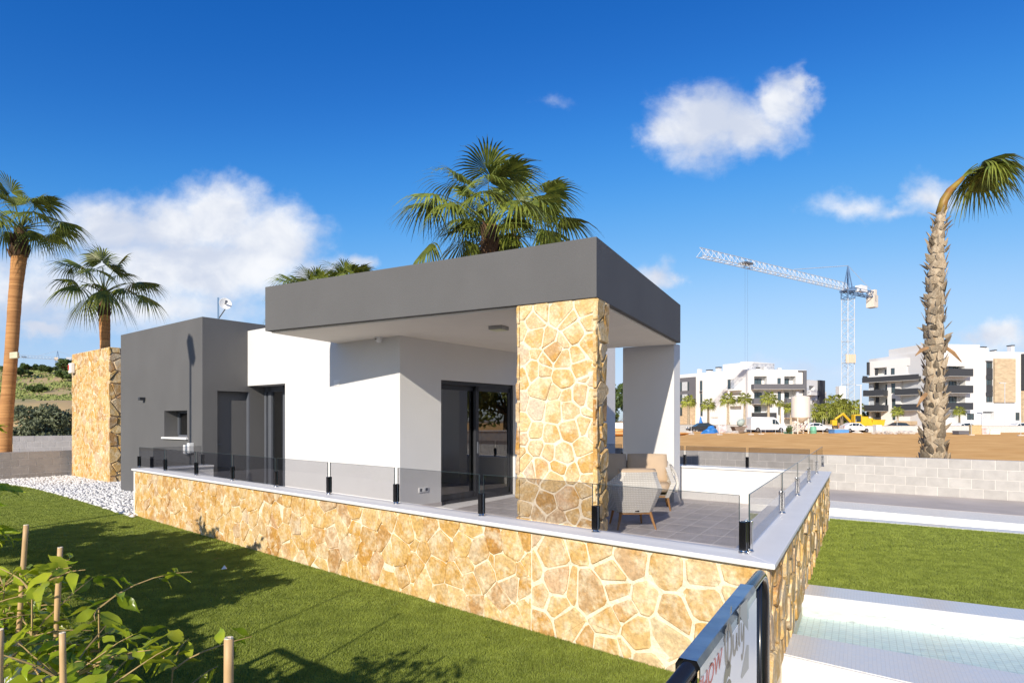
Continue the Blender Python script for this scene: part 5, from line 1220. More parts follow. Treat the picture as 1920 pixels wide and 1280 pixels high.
# ------------------------------------------------------------------ apartment blocks
M['apt_white'] = pm('apartment_white_render', (.72, .71, .69), .9, .03, .3); M['apt_grey'] = pm('apartment_grey_render', (.13, .13, .145), .9, .05, .5); M['apt_dark'] = pm('apartment_balcony_panel', (.042, .045, .052), .7, .05, .5)
M['apt_stone'] = pm('apartment_stone_cladding', (.52, .40, .26), .9, .2, 1.2, .4, 6, stretch=(1, 1, 3)); M['apt_glass'] = pm('apartment_window_glass', (.05, .075, .085), .08, .1, .3, spec=.8); M['shutter'] = pm('roller_shutter', (.50, .52, .54), .6)
class Fac:
    def __init__(s, xa, Ya, xb, Yb):
        s.p = Vector(((xa-CX)/F*Ya, Ya)); q = Vector(((xb-CX)/F*Yb, Yb)); s.L = (q-s.p).length; s.d = (q-s.p)/s.L; s.n = Vector((-s.d.y, s.d.x)); s.n = s.n if s.n.y > 0 else -s.n
    def u(s, x): return u_at(s.p, s.d, x)
    def z(s, x, y): return z_at((s.p+s.d*s.u(x)).y, y)
    def box(s, mb, x0, y0, x1, y1, o0, o1):
        u0, u1 = s.u(x0), s.u(x1); xm = (x0+x1)/2; zz = (s.z(xm, y0), s.z(xm, y1)); c = s.p+s.d*(u0+u1)/2+s.n*(o0+o1)/2
        return mb.box((c.x, c.y, (zz[0]+zz[1])/2), Vector((*s.d, 0))*(u1-u0)/2, Vector((*s.n, 0))*(o1-o0)/2, (0, 0, abs(zz[0]-zz[1])/2))
    def hole(s, x0, y0, x1, y1, dp): xm = (x0+x1)/2; return (s.u(x0), s.u(x1), s.z(xm, y1), s.z(xm, y0), dp, True)
    def wall(s, mb, x0, x1, z0, z1, holes, back):
        u0, u1 = s.u(x0), s.u(x1); hs = [(max(0.01, h[0]-u0), min(u1-u0-.01, h[1]-u0), h[2], h[3], h[4], h[5]) for h in holes]; p = s.p+s.d*u0
        mb.wall(p, s.d, s.n, u1-u0, z0, z1, hs); q = p+s.d*(u1-u0)
        mb.add([(*p, z0), (*q, z0), (*(q+s.n*back), z0), (*(p+s.n*back), z0), (*p, z1), (*q, z1), (*(q+s.n*back), z1), (*(p+s.n*back), z1)], [(1, 2, 6, 5), (2, 3, 7, 6), (3, 0, 4, 7), (4, 5, 6, 7)])
def window(t, f, x0, y0, x1, y1, off=.12, split=True):
    mb = MB(); e = .5
    for r in ((x0, y0, x0+e, y1), (x1-e, y0, x1, y1), (x0, y0, x1, y0+e), (x0, y1-e, x1, y1)): f.box(mb, *r, off-.05, off+.03)
    if split and x1-x0 > 3: f.box(mb, (x0+x1)/2-.3, y0, (x0+x1)/2+.3, y1, off-.04, off+.02)
    o = put('window', mb, M['apt_dark'], t); put('pane', f.box(MB(), x0+e*.5, y0+e*.5, x1-e*.5, y1-e*.5, off, off+.02), M['apt_glass'], o)
def balcony(t, f, x0, y0, x1, y1, out=1.3, mat='apt_dark', thick=.14):
    mb = MB(); f.box(mb, x0, y0, x1, y1, -out, -out+thick)
    u = (x1-x0)*.0; f.box(mb, x0, y0, x0+.8, y1, -out+thick, -.02); f.box(mb, x1-.8, y0, x1, y1, -out+thick, -.02); o = put('balcony', mb, M[mat], t)
    put('balcony_floor', f.box(MB(), x0+.1, y1-.6, x1-.1, y1+.5, -out+.02, -.02), M['apt_white'], o)
def chimney(t, f, x, y0, y1, w_, cap=True):
    o = put('chimney', f.box(MB(), x-w_/2, y0+(2 if cap else 0), x+w_/2, y1, 2.0, 2.9), M['apt_white'], t)
    if cap: put('cowl', f.box(MB(), x-w_/2-.5, y0, x+w_/2+.5, y0+1.7, 1.9, 3.0), M['apt_dark'], o)
def left_block():
    A = Fac(1262, 150, 1404, 131); Bf = Fac(1402, 130.5, 1514, 130.5); z0 = -.4
    t = thing('apartment_block', 'white apartment block with dark grey corner panel across the dirt field', 'apartment block', (A.p.x+20, A.p.y-8, z0), 'apartment blocks beyond the field')
    mb = MB(); za = A.z(1390, 692.5)
    ha = [A.hole(1364, 711, 1377, 729, .25), A.hole(1364, 736.5, 1390, 752, 1.2), A.hole(1364, 761, 1390, 777, 1.2), A.hole(1312, 713.5, 1317, 732, .2), A.hole(1312.5, 737.5, 1317, 755, .2), A.hole(1313, 763, 1317.5, 780, .2), A.hole(1332, 782, 1346, 786, .3)]
    A.wall(mb, 1262, 1403, z0, za, ha, 13); put('side_wall', mb.mesh('side_wall', recalc=False), M['apt_white'], t)
    put('penthouse', A.box(MB(), 1347, 680, 1403, 694, 1.5, 9), M['apt_white'], t); put('penthouse_step', A.box(MB(), 1377, 677, 1389, 682, 2, 5), M['apt_white'], t)
    put('grey_panel', A.box(MB(), 1262, 708, 1305, 758, -.25, -.02), M['apt_grey'], t); put('stone_base', A.box(MB(), 1262, 758.5, 1304, 795, -.2, -.02), M['apt_stone'], t)
    for (x0, y0, x1, y1, m) in ((1276, 716.5, 1280, 733, 0), (1291, 716, 1293.5, 732, 0), (1277, 740, 1280.5, 756, 0), (1291, 739, 1293.5, 755, 0), (1277, 763, 1280.5, 779, 0), (1291, 762, 1293.5, 779, 0)): window(t, A, x0, y0, x1, y1, -.3, False)
    for (x0, y0, x1, y1) in ((1280.5, 716, 1290.5, 732.5), (1281, 739, 1290.5, 752)): put('shutter', A.box(MB(), x0, y0, x1, y1, -.34, -.27), M['shutter'], t)
    for (x0, y0, x1, y1) in ((1312, 713.5, 1317, 732), (1312.5, 737.5, 1317, 755), (1313, 763, 1317.5, 780), (1364, 711, 1369, 729)): window(t, A, x0, y0, x1, y1, .1, False)
    put('shutter', A.box(MB(), 1369.5, 711.5, 1376.5, 728, .1, .14), M['shutter'], t)
    for (x0, y0, x1, y1) in ((1312, 732.5, 1317, 737), (1312.5, 755.5, 1317.5, 762.5)): put('window_panel', A.box(MB(), x0, y0, x1, y1, -.05, -.01), M['apt_dark'], t)
    put('balcony', A.box(MB(), 1362, 729.5, 1392, 732.5, -1.3, -.02), M['apt_white'], t); put('balcony', A.box(MB(), 1378, 741, 1391, 748, -1.0, -.02), M['apt_white'], t); put('balcony_column', A.box(MB(), 1371, 732, 1374, 792, -1.2, -.9), M['apt_white'], t)
    mb = MB(); zb = Bf.z(1450, 693.5)
    hb = [Bf.hole(1414, 705, 1438, 720.5, 1.6), Bf.hole(1470.5, 705, 1492, 720.5, 1.6), Bf.hole(1457.5, 708.5, 1464, 719.5, .2), Bf.hole(1414, 731, 1445, 747, 1.6), Bf.hole(1470.5, 731, 1493, 747, 1.6), Bf.hole(1458, 734, 1464.5, 751, .2), Bf.hole(1414, 757, 1441, 773, 1.6), Bf.hole(1470.5, 757, 1489, 774, 1.6), Bf.hole(1459, 759, 1464, 778, .2), Bf.hole(1470, 785, 1487, 795, 1.6)]
    Bf.wall(mb, 1402, 1512, z0, zb, hb, 14); put('front_wall', mb.mesh('front_wall', recalc=False), M['apt_white'], t)
    for (x0, y0, x1, y1) in ((1418, 709, 1433, 720), (1472, 709, 1485, 720), (1419, 735, 1433.5, 747), (1471, 735, 1485, 747), (1419, 761, 1432, 773), (1472, 760, 1484, 774)): window(t, Bf, x0, y0, x1, y1, 1.5)
    for (x0, y0, x1, y1) in ((1457.5, 708.5, 1464, 719.5), (1458, 734, 1464.5, 751), (1459, 759, 1464, 778)): window(t, Bf, x0, y0, x1, y1, .1, False)
    balcony(t, Bf, 1408, 720.5, 1503, 730, 1.5, 'apt_grey'); balcony(t, Bf, 1409, 747, 1444, 757, 1.4, 'apt_grey'); balcony(t, Bf, 1470, 747, 1491, 756, 1.4, 'apt_grey'); balcony(t, Bf, 1409, 773.5, 1451, 784, 1.4); balcony(t, Bf, 1470, 772, 1487, 782.5, 1.4, 'apt_grey')
    put('grey_frame', Bf.box(MB(), 1505, 694.5, 1511, 747, -.4, -.02), M['apt_grey'], t); put('grey_frame', Bf.box(MB(), 1496, 694.5, 1505, 696.3, -.35, -.02), M['apt_grey'], t)
    for (x, y0, y1, w_, c) in ((1298.5, 691, 707, 4.5, False), (1317, 692, 703, 7, True), (1334, 687, 699, 6, True)): chimney(t, A, x, y0, y1, w_, c)
    for (x, y0, y1, w_, c) in ((1428, 687, 694.5, 8, True), (1443, 685, 694.5, 5.5, False), (1470, 688, 694.5, 5.5, False)): chimney(t, Bf, x, y0, y1, w_, c)
    # rear wing seen past the frame
    Cf = Fac(1508, 152, 1552, 160); t2 = thing('apartment_block', 'stepped white wing with dark vertical panel behind the silo', 'apartment block', (Cf.p.x+3, Cf.p.y, z0), 'apartment blocks beyond the field'); mb = MB()
    Cf.wall(mb, 1508, 1536, z0, Cf.z(1520, 712), [Cf.hole(1517, 723, 1527, 731, 1.5), Cf.hole(1523, 733, 1529, 741, .8), Cf.hole(1523, 750, 1529.5, 758, .8)], 12); put('wall', mb.mesh('wall', recalc=False), M['apt_white'], t2)
    put('dark_panel', Cf.box(MB(), 1533, 713, 1543.5, 765, -.5, 8), M['apt_dark'], t2); put('end_wing', Cf.box(MB(), 1543.8, 734, 1551, 800, .2, 9), M['apt_white'], t2); put('balcony', Cf.box(MB(), 1510, 732, 1522, 741, -1.4, -.02), M['apt_white'], t2)
    for y in (733, 750): put('balcony_panel', Cf.box(MB(), 1523, y, 1529.5, y+8, -.9, -.5), M['apt_grey'], t2)
    chimney(t2, Cf, 1512, 707, 712, 4)
left_block()
def right_block():
    A = Fac(1629, 117.5, 1745, 107); Bf = Fac(1742, 106, 1905, 108); z0 = -.4
    t = thing('apartment_block', 'white apartment block with dark balconies and stone panel behind the shaggy palm', 'apartment block', (Bf.p.x, Bf.p.y, z0), 'apartment blocks beyond the field'); mb = MB()
    za = A.z(1690, 672); ha = [A.hole(1638, 689, 1662.5, 703, 1.5), A.hole(1670, 690, 1677.5, 702, .2), A.hole(1700, 684, 1735, 700, 1.5), A.hole(1631, 716, 1663.5, 732, 1.5), A.hole(1671, 718, 1678.5, 737, .2), A.hole(1688, 713, 1730, 729, 1.6), A.hole(1632, 744, 1664, 760, 1.5), A.hole(1672, 747, 1679, 765, .2), A.hole(1688, 743, 1730, 758, 1.6), A.hole(1632, 772, 1652, 788, 1.5), A.hole(1673, 776, 1679, 787, .2), A.hole(1712, 773, 1734, 794, 1.0)]
    A.wall(mb, 1629, 1744, z0, za, ha, 14); put('side_wall', mb.mesh('side_wall', recalc=False), M['apt_white'], t)
    put('grey_frame', A.box(MB(), 1627.5, 679, 1631, 703, -.4, -.02), M['apt_dark'], t)
    for (x0, y0, x1, y1) in ((1651, 692, 1662, 703), (1709, 686, 1728, 699), (1652, 720, 1663, 731), (1711, 716, 1724, 728), (1652.5, 748, 1663, 759), (1712, 746, 1724, 757), (1712, 775, 1728, 793)): window(t, A, x0, y0, x1, y1, 1.35)
    for (x0, y0, x1, y1) in ((1638.5, 689, 1644, 703), (1639, 716, 1645, 731), (1640, 744, 1646, 759), (1640, 773, 1647, 788)): put('dark_screen', A.box(MB(), x0, y0, x1, y1, .3, .4), M['apt_dark'], t)
    for (x0, y0, x1, y1) in ((1670, 690, 1677.5, 702), (1671, 718, 1678.5, 737), (1672, 747, 1679, 765), (1673, 776, 1679, 787)): window(t, A, x0, y0, x1, y1, .1, False)
    balcony(t, A, 1626, 705, 1732, 714.5, 1.5); balcony(t, A, 1627, 731.5, 1665, 742, 1.4); balcony(t, A, 1687, 728.5, 1731, 740, 1.5); balcony(t, A, 1628, 759, 1666, 770.5, 1.4); balcony(t, A, 1688, 757.5, 1731, 769, 1.5)
    put('stone_base', A.box(MB(), 1680, 789, 1744, 796, -.5, -.02), M['apt_stone'], t); put('pale_screen', A.box(MB(), 1632, 717, 1638.5, 732, -.1, -.02), M['shutter'], t); put('pale_screen', A.box(MB(), 1632, 745, 1639, 760, -.1, -.02), M['shutter'], t)
    for (x, y0, y1) in ((1674, 663, 676), (1708, 655, 671)): chimney(t, A, x, y0, y1, 8)
    mb = MB(); zb = Bf.z(1840, 659)
    hb = [Bf.hole(1768, 686, 1809, 705, 1.3), Bf.hole(1768, 712, 1810, 735, 1.3), Bf.hole(1768, 742, 1810, 766, 1.3), Bf.hole(1849, 676, 1861.5, 754, .25), Bf.hole(1813, 775, 1826.5, 787, .2), Bf.hole(1843, 771, 1864, 788, .8), Bf.hole(1904, 773, 1912, 788, .2), Bf.hole(1765, 772, 1798, 797, 1.2)]
    Bf.wall(mb, 1742, 1990, z0, zb, hb, 15); put('front_wall', mb.mesh('front_wall', recalc=False), M['apt_white'], t)
    put('penthouse', Bf.box(MB(), 1745, 644, 1846, 661, 1.0, 10), M['apt_white'], t); put('penthouse_step', Bf.box(MB(), 1845, 649, 1872, 661, 2.0, 8), M['apt_white'], t)
    for (x0, y0, x1, y1) in ((1790, 682, 1807, 692), (1790, 714, 1804, 735), (1790, 743, 1804, 766), (1813, 775, 1826.5, 787), (1904, 773, 1912, 788)): window(t, Bf, x0, y0, x1, y1, 1.2 if y0 < 770 else .1)
    for (x0, y0, x1, y1) in ((1850, 679.5, 1861, 690), (1850, 711.5, 1861, 722), (1851, 743, 1862, 754)): window(t, Bf, x0, y0, x1, y1, .15)
    for (x0, y0, x1, y1) in ((1849, 690.5, 1861.5, 703), (1848, 703.2, 1861.5, 711), (1849, 722.5, 1862, 735), (1848, 735.2, 1862, 742.5), (1847, 675, 1861, 679)): put('window_panel', Bf.box(MB(), x0, y0, x1, y1, .0, .12), M['apt_dark'], t)
    put('stone_panel', Bf.box(MB(), 1862, 672.5, 1901, 754, -.35, -.02), M['apt_stone'], t); put('dark_panel', Bf.box(MB(), 1914, 664, 1990, 732, -.8, -.02), M['apt_dark'], t); put('stone_base', Bf.box(MB(), 1914, 733, 1990, 795, -.5, -.02), M['apt_stone'], t)
    for (y0, y1) in ((692, 706), (723, 737), (755, 768)): balcony(t, Bf, 1768, y0, 1813, y1, 1.3)
    put('garage_shutter', Bf.box(MB(), 1844, 772, 1863.5, 788, .6, .7), M['shutter'], t)
    for (x, y0, y1, w_) in ((1849, 645, 656, 9), (1864, 647, 659, 8), (1886, 653, 660, 3), (1919, 644, 662, 5)): chimney(t, Bf, x, y0, y1, w_)
right_block()

# ------------------------------------------------------------------ building site
YR = 84
kind(put('site_road', MB().add([(-30, 96, -.285), (170, 96, -.285), (170, 108, -.285), (-30, 108, -.285)], [(0, 1, 2, 3)]), M['road']), 'structure')
def low_wall(label, xa, xb, Y, h_, mat):
    a, b = pd(xa, 800, Y), pd(xb, 800, Y); t = thing('site_wall', label, 'wall', (a.x, Y, -.3), 'low walls of the building site'); put('wall', MB().cube(a.x, b.x, Y, Y+.25, -.4, -.3+h_), mat, t); put('wall_cap', MB().cube(a.x-.03, b.x+.03, Y-.04, Y+.29, -.3+h_, -.3+h_+.06), M['block_w'], t)
low_wall('low pale wall behind the van and the blue tarpaulin', 1270, 1560, 97, 1.1, M['block_w']); low_wall('low grey wall along the pavement behind the building rubble', 1625, 1990, 95, .95, pm('pale_grey_wall', (.55, .54, .53), .9))
low_wall('white site hoarding far behind the terrace column', 1090, 1230, 88, 1.5, M['plastic'])
M['paint_w'] = pm('white_car_paint', (.75, .76, .77), .25, .02, 1, coat=.6); M['paint_d'] = pm('dark_car_paint', (.03, .034, .04), .25, .02, 1, coat=.6); M['tyre'] = pm('tyre_rubber', (.02, .02, .02), .9); M['carglass'] = pm('car_glass', (.02, .03, .035), .05, 0, 1, spec=.8); M['rim'] = pm('alloy_rim', (.5, .5, .52), .3, .02, 3, metal=1); M['lightred'] = pm('tail_light', (.4, .02, .02), .3)
def vehicle(label, cat, x, y, Y, prof, glass, wheels, wd, paint, flip=1, ang=0., lights=True, group=None):
    """prof: side outline (x,z) in metres, glass: list of side polygons"""
    c = pd(x, y, Y); c.z = -.29; t = thing(cat.replace(' ', '_'), label, cat, c, group); M4 = Matrix.Translation(c) @ Matrix.Rotation(ang, 4, 'Z') @ Matrix.Diagonal((flip, 1, 1, 1))
    n = len(prof); mb = MB(); zmax = max(p[1] for p in prof)
    ins = lambda z: .12*max(0, (z-.9)/(zmax-.9)) if zmax > .9 else 0
    mb.add([M4 @ Vector((p[0], -wd/2+ins(p[1]), p[1])) for p in prof]+[M4 @ Vector((p[0], wd/2-ins(p[1]), p[1])) for p in prof], [tuple(range(n)), tuple(range(2*n-1, n-1, -1))]+[(i, (i+1) % n, n+(i+1) % n, n+i) for i in range(n)])
    put('body', mb.mesh('body', bevel=.05), paint, t)
    for g in glass:
        for s in (-1, 1):
            m = len(g); mb = MB(); mb.add([M4 @ Vector((p[0], s*(wd/2-ins(p[1])+.012), p[1])) for p in g], [tuple(range(m))]); put('side_window', mb, M['carglass'], t)
    for (wx, r) in wheels:
        for s in (-1, 1):
            mb = MB().tube([M4 @ Vector((wx, s*(wd/2-.2), r)), M4 @ Vector((wx, s*(wd/2+.02), r))], r, 16); wo = put('wheel', mb, M['tyre'], t)
            put('rim', MB().tube([M4 @ Vector((wx, s*(wd/2+.0), r)), M4 @ Vector((wx, s*(wd/2+.03), r))], r*.6, 12), M['rim'], wo)
    if lights:
        x0, x1 = min(p[0] for p in prof), max(p[0] for p in prof)
        for s in (-1, 1):
            put('headlight', MB().box(M4 @ Vector((x1-.04, s*wd*.36, .72)), (.06, 0, 0), (0, .14, 0), (0, 0, .08)), M['plastic'], t); put('tail_light', MB().box(M4 @ Vector((x0+.03, s*wd*.42, .85)), (.05, 0, 0), (0, .08, 0), (0, 0, .14)), M['lightred'], t)
    return t
van_prof = [(-2.75, .35), (2.7, .35), (2.8, .75), (2.62, 1.05), (1.85, 1.25), (1.15, 2.15), (.8, 2.32), (-2.55, 2.38), (-2.75, 2.2)]
vehicle('white panel van parked in front of the white apartment block', 'van', 1437, 806, 95, van_prof, [[(.55, 1.25), (1.65, 1.22), (1.12, 1.95), (.55, 2.0)]], [(-1.75, .36), (1.85, .36)], 2.0, M['paint_w'])
car_prof = [(-2.05, .3), (2.05, .3), (2.1, .6), (1.95, .78), (1.05, .92), (.35, 1.42), (-.95, 1.47), (-1.75, 1.05), (-2.1, .95)]
cg = [[(-.85, .98), (.05, .96), (.25, 1.34), (-.8, 1.38)], [(-1.55, 1.0), (-.95, .98), (-.9, 1.37)], [(.15, .96), (.85, .93), (.35, 1.32)]]
CG = 'cars parked by the building site'
vehicle('dark hatchback parked beside the blue tarpaulin', 'car', 1314, 805, 93, car_prof, cg, [(-1.3, .31), (1.3, .31)], 1.75, M['paint_d'], -1, group=CG)
vehicle('white car parked behind the cement silo', 'car', 1530, 806, 96, car_prof, cg, [(-1.3, .31), (1.3, .31)], 1.75, M['paint_w'], 1, group=CG)
vehicle('white car beside the yellow digger', 'car', 1603, 803, 94, car_prof, cg, [(-1.3, .31), (1.3, .31)], 1.75, M['paint_w'], 1, group=CG)
vehicle('silver white car by the foot of the shaggy palm trunk', 'car', 1803, 800, 99, car_prof, cg, [(-1.3, .31), (1.3, .31)], 1.75, M['paint_w'], -1, group=CG)
vehicle('white car on the road below the dark wall panel', 'car', 1908, 800, 99, car_prof, cg, [(-1.3, .31), (1.3, .31)], 1.75, M['paint_w'], -1, group=CG)
vehicle('dark car beside the low stone garden wall', 'car', 1690, 800, 101, car_prof, cg, [(-1.3, .31), (1.3, .31)], 1.75, M['paint_d'], 1, group=CG)
# cement silo
def silo():
    c = pd(1501, 816, 84); c.z = -.3; t = thing('cement_silo', 'cream cement silo on braced steel legs', 'silo', c); r = 1.2; k = 84/F
    z1, z2 = z_at(84, 786.5), z_at(84, 748); mb = MB().lathe([(.15, 1.15), (.25, 1.2), (r, z1+.3), (r+.02, z1+.34), (r, z1+.38), (r, z2+.2), (r*.93, z2+.36), (.3, z2+.5), (.001, z2+.5)], (c.x, c.y, 0), 28); mcr = pm('cream_silo_paint', (.70, .62, .53), .5, .08, 1.2, stretch=(1, 1, .3)); put('tank', mb, mcr, t, True)
    for a in range(4):
        x, y = c.x+r*.86*math.cos(a*math.pi/2+.78), c.y+r*.86*math.sin(a*math.pi/2+.78); x2, y2 = c.x+r*.86*math.cos((a+1)*math.pi/2+.78), c.y+r*.86*math.sin((a+1)*math.pi/2+.78)
        put('leg', MB().tube([(x, y, -.35), (x, y, z1+.3)], .09, 6), mcr, t); put('brace', MB().tube([(x, y, .1), (x2, y2, 1.4)], .05, 5).tube([(x2, y2, .1), (x, y, 1.4)], .05, 5), mcr, t)
    put('ladder', MB().tube([(c.x+r+.1, c.y-.3, 0), (c.x+r+.1, c.y-.3, z2)], .03, 4).tube([(c.x+r+.1, c.y+.1, 0), (c.x+r+.1, c.y+.1, z2)], .03, 4), M['crane_w'], t); put('top_vent', MB().lathe([(.22, 0), (.22, .45), (.3, .5), (.05, .6)], (c.x-.4, c.y, z2+.4), 10), M['crane_w'], t)
silo()
def lumpy(label, name, cat, x, y, Y, w_, h_, d_, mat, seed, n=26, group=None):
    rng = random.Random(seed); c = pd(x, y, Y); c.z = -.3; t = thing(name, label, cat, c, group); b = bmesh.new(); bmesh.ops.create_icosphere(b, subdivisions=3, radius=1)
    for v in b.verts:
        f = 1+.22*math.sin(v.co.x*5+seed)+.18*math.sin(v.co.y*6+v.co.z*5+seed*2)+rng.uniform(-.09, .09); v.co = Vector((v.co.x*w_/2*f, v.co.y*d_/2*f, max(-.05, v.co.z)*h_*f))+c
    me = bpy.data.meshes.new('heap'); b.to_mesh(me); b.free(); put('heap', me, mat, t); return t
M['tarp'] = pm('blue_tarpaulin', (.03, .19, .55), .45, .25, 1.2, .6, 3); M['bag'] = pm('pink_white_sacks', (.60, .33, .33), .7, .3, 2, c2=(.72, .70, .68)); M['rubble'] = pm('pale_rubble', (.52, .46, .40), .95, .3, 1.5, .5, 4)
M['yellow'] = pm('machine_yellow', (.72, .44, .02), .45, .1, 1); M['green_p'] = pm('green_barrel', (.16, .42, .27), .5, .1, 1); M['blue_p'] = pm('blue_crate_paint', (.10, .28, .60), .5, .1, 1); M['rust'] = pm('brown_skip_steel', (.20, .15, .12), .8, .3, 2)
lumpy('crumpled blue tarpaulin over building materials beside the dark car', 'tarpaulin_heap', 'tarpaulin', 1333, 814, 82, 2.3, .85, 1.4, M['tarp'], 1); lumpy('small blue covered heap behind the dark hatchback', 'tarpaulin_heap', 'tarpaulin', 1314, 800, 95.5, 1.1, 1.9, 1.0, M['tarp'], 2)
for i, x in enumerate((1351, 1358)): lumpy(('pale pink sack pile next to the blue tarpaulin', 'pink and white sack pile next to the skip')[i], 'sack_pile', 'sacks', x, 813, 83, .62, 1.15, .8, M['bag'], 5+i, group='sacks on the building site')
for i, (x, w_, lab) in enumerate(((1607, 1.6, 'pale rubble heap beside the blue container'), (1645, 1.8, 'rubble heap below the yellow skip'), (1668, 1.5, 'rubble heap by the fence post under the young palm'), (1700, 2.2, 'low rubble heap nearest the shaggy palm trunk'), (1372, 1.9, 'soil and rubble heap by the skip'), (1290, 1.8, 'pale rubble heap beside the white pier'))): lumpy(lab, 'rubble_heap', 'rubble', x, 813, 82, w_, .38, 1.3, M['rubble'], 20+i, group='rubble heaps on the building site')
def crate(label, name, cat, x0, y0, x1, y1, Y, d_, mat, lidm=None, taper=0.):
    a, b = pd(x0, y1, Y), pd(x1, y0, Y); t = thing(name, label, cat, ((a.x+b.x)/2, Y, a.z)); z0, z1 = max(a.z, -.32), b.z; tp = taper*(b.x-a.x)
    vs = [(a.x+tp, Y, z0), (b.x-tp, Y, z0), (b.x-tp, Y+d_, z0), (a.x+tp, Y+d_, z0), (a.x, Y, z1), (b.x, Y, z1), (b.x, Y+d_, z1), (a.x, Y+d_, z1)]
    put('body', MB().add(vs, [(0, 1, 2, 3), (4, 5, 6, 7), (0, 1, 5, 4), (1, 2, 6, 5), (2, 3, 7, 6), (3, 0, 4, 7)]).mesh('body', bevel=.03), mat, t)
    rm = MB()
    for k in range(4):
        p, q = Vector(vs[4+k]), Vector(vs[4+(k+1) % 4]); rm.tube([p, q], .05, 5)
    put('rim', rm, lidm or mat, t); return t
crate('blue open container on the site with pale rim', 'site_container', 'container', 1565, 804.5, 1592, 817, 82, 1.6, M['blue_p'], M['shutter']); crate('brown sloping skip with a mixer behind', 'skip', 'skip', 1377, 800, 1399, 810, 84, 1.6, M['rust'], taper=.22); crate('white pallet box near the yellow skip', 'pallet_box', 'box', 1643.5, 797, 1653, 812, 83, .8, M['plastic']); crate('tan stack of boards by the pale glass panel', 'board_stack', 'boards', 1822, 797, 1841, 816, 80, .5, pm('tan_boards', (.50, .38, .20), .8)); crate('grey pallet stack beside the tan boards', 'pallet_stack', 'pallets', 1798, 808, 1817, 816, 80, 1.2, M['apt_grey']); crate('cream block pallet at the far end of the site', 'block_pallet', 'blocks', 1857, 805, 1876, 815, 80, 1, M['soffit']); crate('white and red sack pallet beside the tan boards', 'sack_pallet', 'sacks', 1842, 803, 1856, 817, 80, 1, M['bag']); crate('dark low plant tub by the silo', 'plant_tub', 'tub', 1474, 810, 1486, 817, 83, .8, M['green_p'])
c = pd(1525, 817, 82); c.z = -.3; t = thing('barrel', 'green barrel tank beside the cement silo', 'barrel', c); put('drum', MB().lathe([(.38, 0), (.40, .05), (.40, .4), (.42, .43), (.40, .46), (.40, .95), (.36, 1.0), (.001, 1.0)], c, 18), M['green_p'], t, True); put('cap', MB().lathe([(.08, 0), (.08, .05)], c+Vector((.15, 0, 1.0)), 8), M['alu'], t)
c = pd(1389, 800, 86); c.z = -.2; t = thing('cement_mixer', 'grey green cement mixer drum above the brown skip', 'mixer', c); put('drum', MB().tube([c+Vector((-.35, 0, 1.0)), c+Vector((-.2, 0, 1.2)), c+Vector((.15, 0, 1.55)), c+Vector((.4, 0, 1.85))], [.25, .5, .48, .22], 14), pm('mixer_paint', (.36, .42, .38), .6), t, True); put('stand', MB().tube([c+Vector((-.5, 0, 0)), c+Vector((0, 0, 1.1)), c+Vector((.5, 0, 0))], .06, 6), M['rust'], t)
def digger():
    c = pd(1607, 800, 97); c.z = -.3; t = thing('digger', 'yellow tracked digger behind the white car', 'digger', c); x, y = c.x, c.y
    for s in (-1, 1): put('track', MB().cube(x-1.5, x+1.5, y+s*1.0-.25, y+s*1.0+.25, -.3, .45).mesh('track', bevel=.18), M['tyre'], t)
    put('body', MB().cube(x+.2, x+2.0, y-1, y+1, .6, 1.9).mesh('body', bevel=.12), M['yellow'], t); cb_ = put('cab', MB().cube(x-.9, x+.25, y-.9, y+.1, .6, 2.5).mesh('cab', bevel=.1), M['yellow'], t); put('cab_window', MB().cube(x-.8, x+.1, y-.93, y-.9, 1.3, 2.3), M['carglass'], cb_)
    put('boom', MB().tube([(x-.7, y+.5, 1.2), (x-2.0, y+.5, 2.6), (x-3.3, y+.5, 1.7)], [.22, .24, .18], 6), M['yellow'], t); put('bucket', MB().cube(x-3.9, x-3.1, y+.1, y+.9, .7, 1.6).mesh('bucket', bevel=.1), M['yellow'], t)
digger()
crate('yellow tipping skip right of the digger', 'tipping_skip', 'skip', 1634, 787, 1660, 800, 96, 1.8, M['yellow'], taper=.1); crate('yellow flat bed box standing by the lamp post', 'truck_bed', 'truck bed', 1609, 781, 1628, 791, 98, 2, M['yellow'])
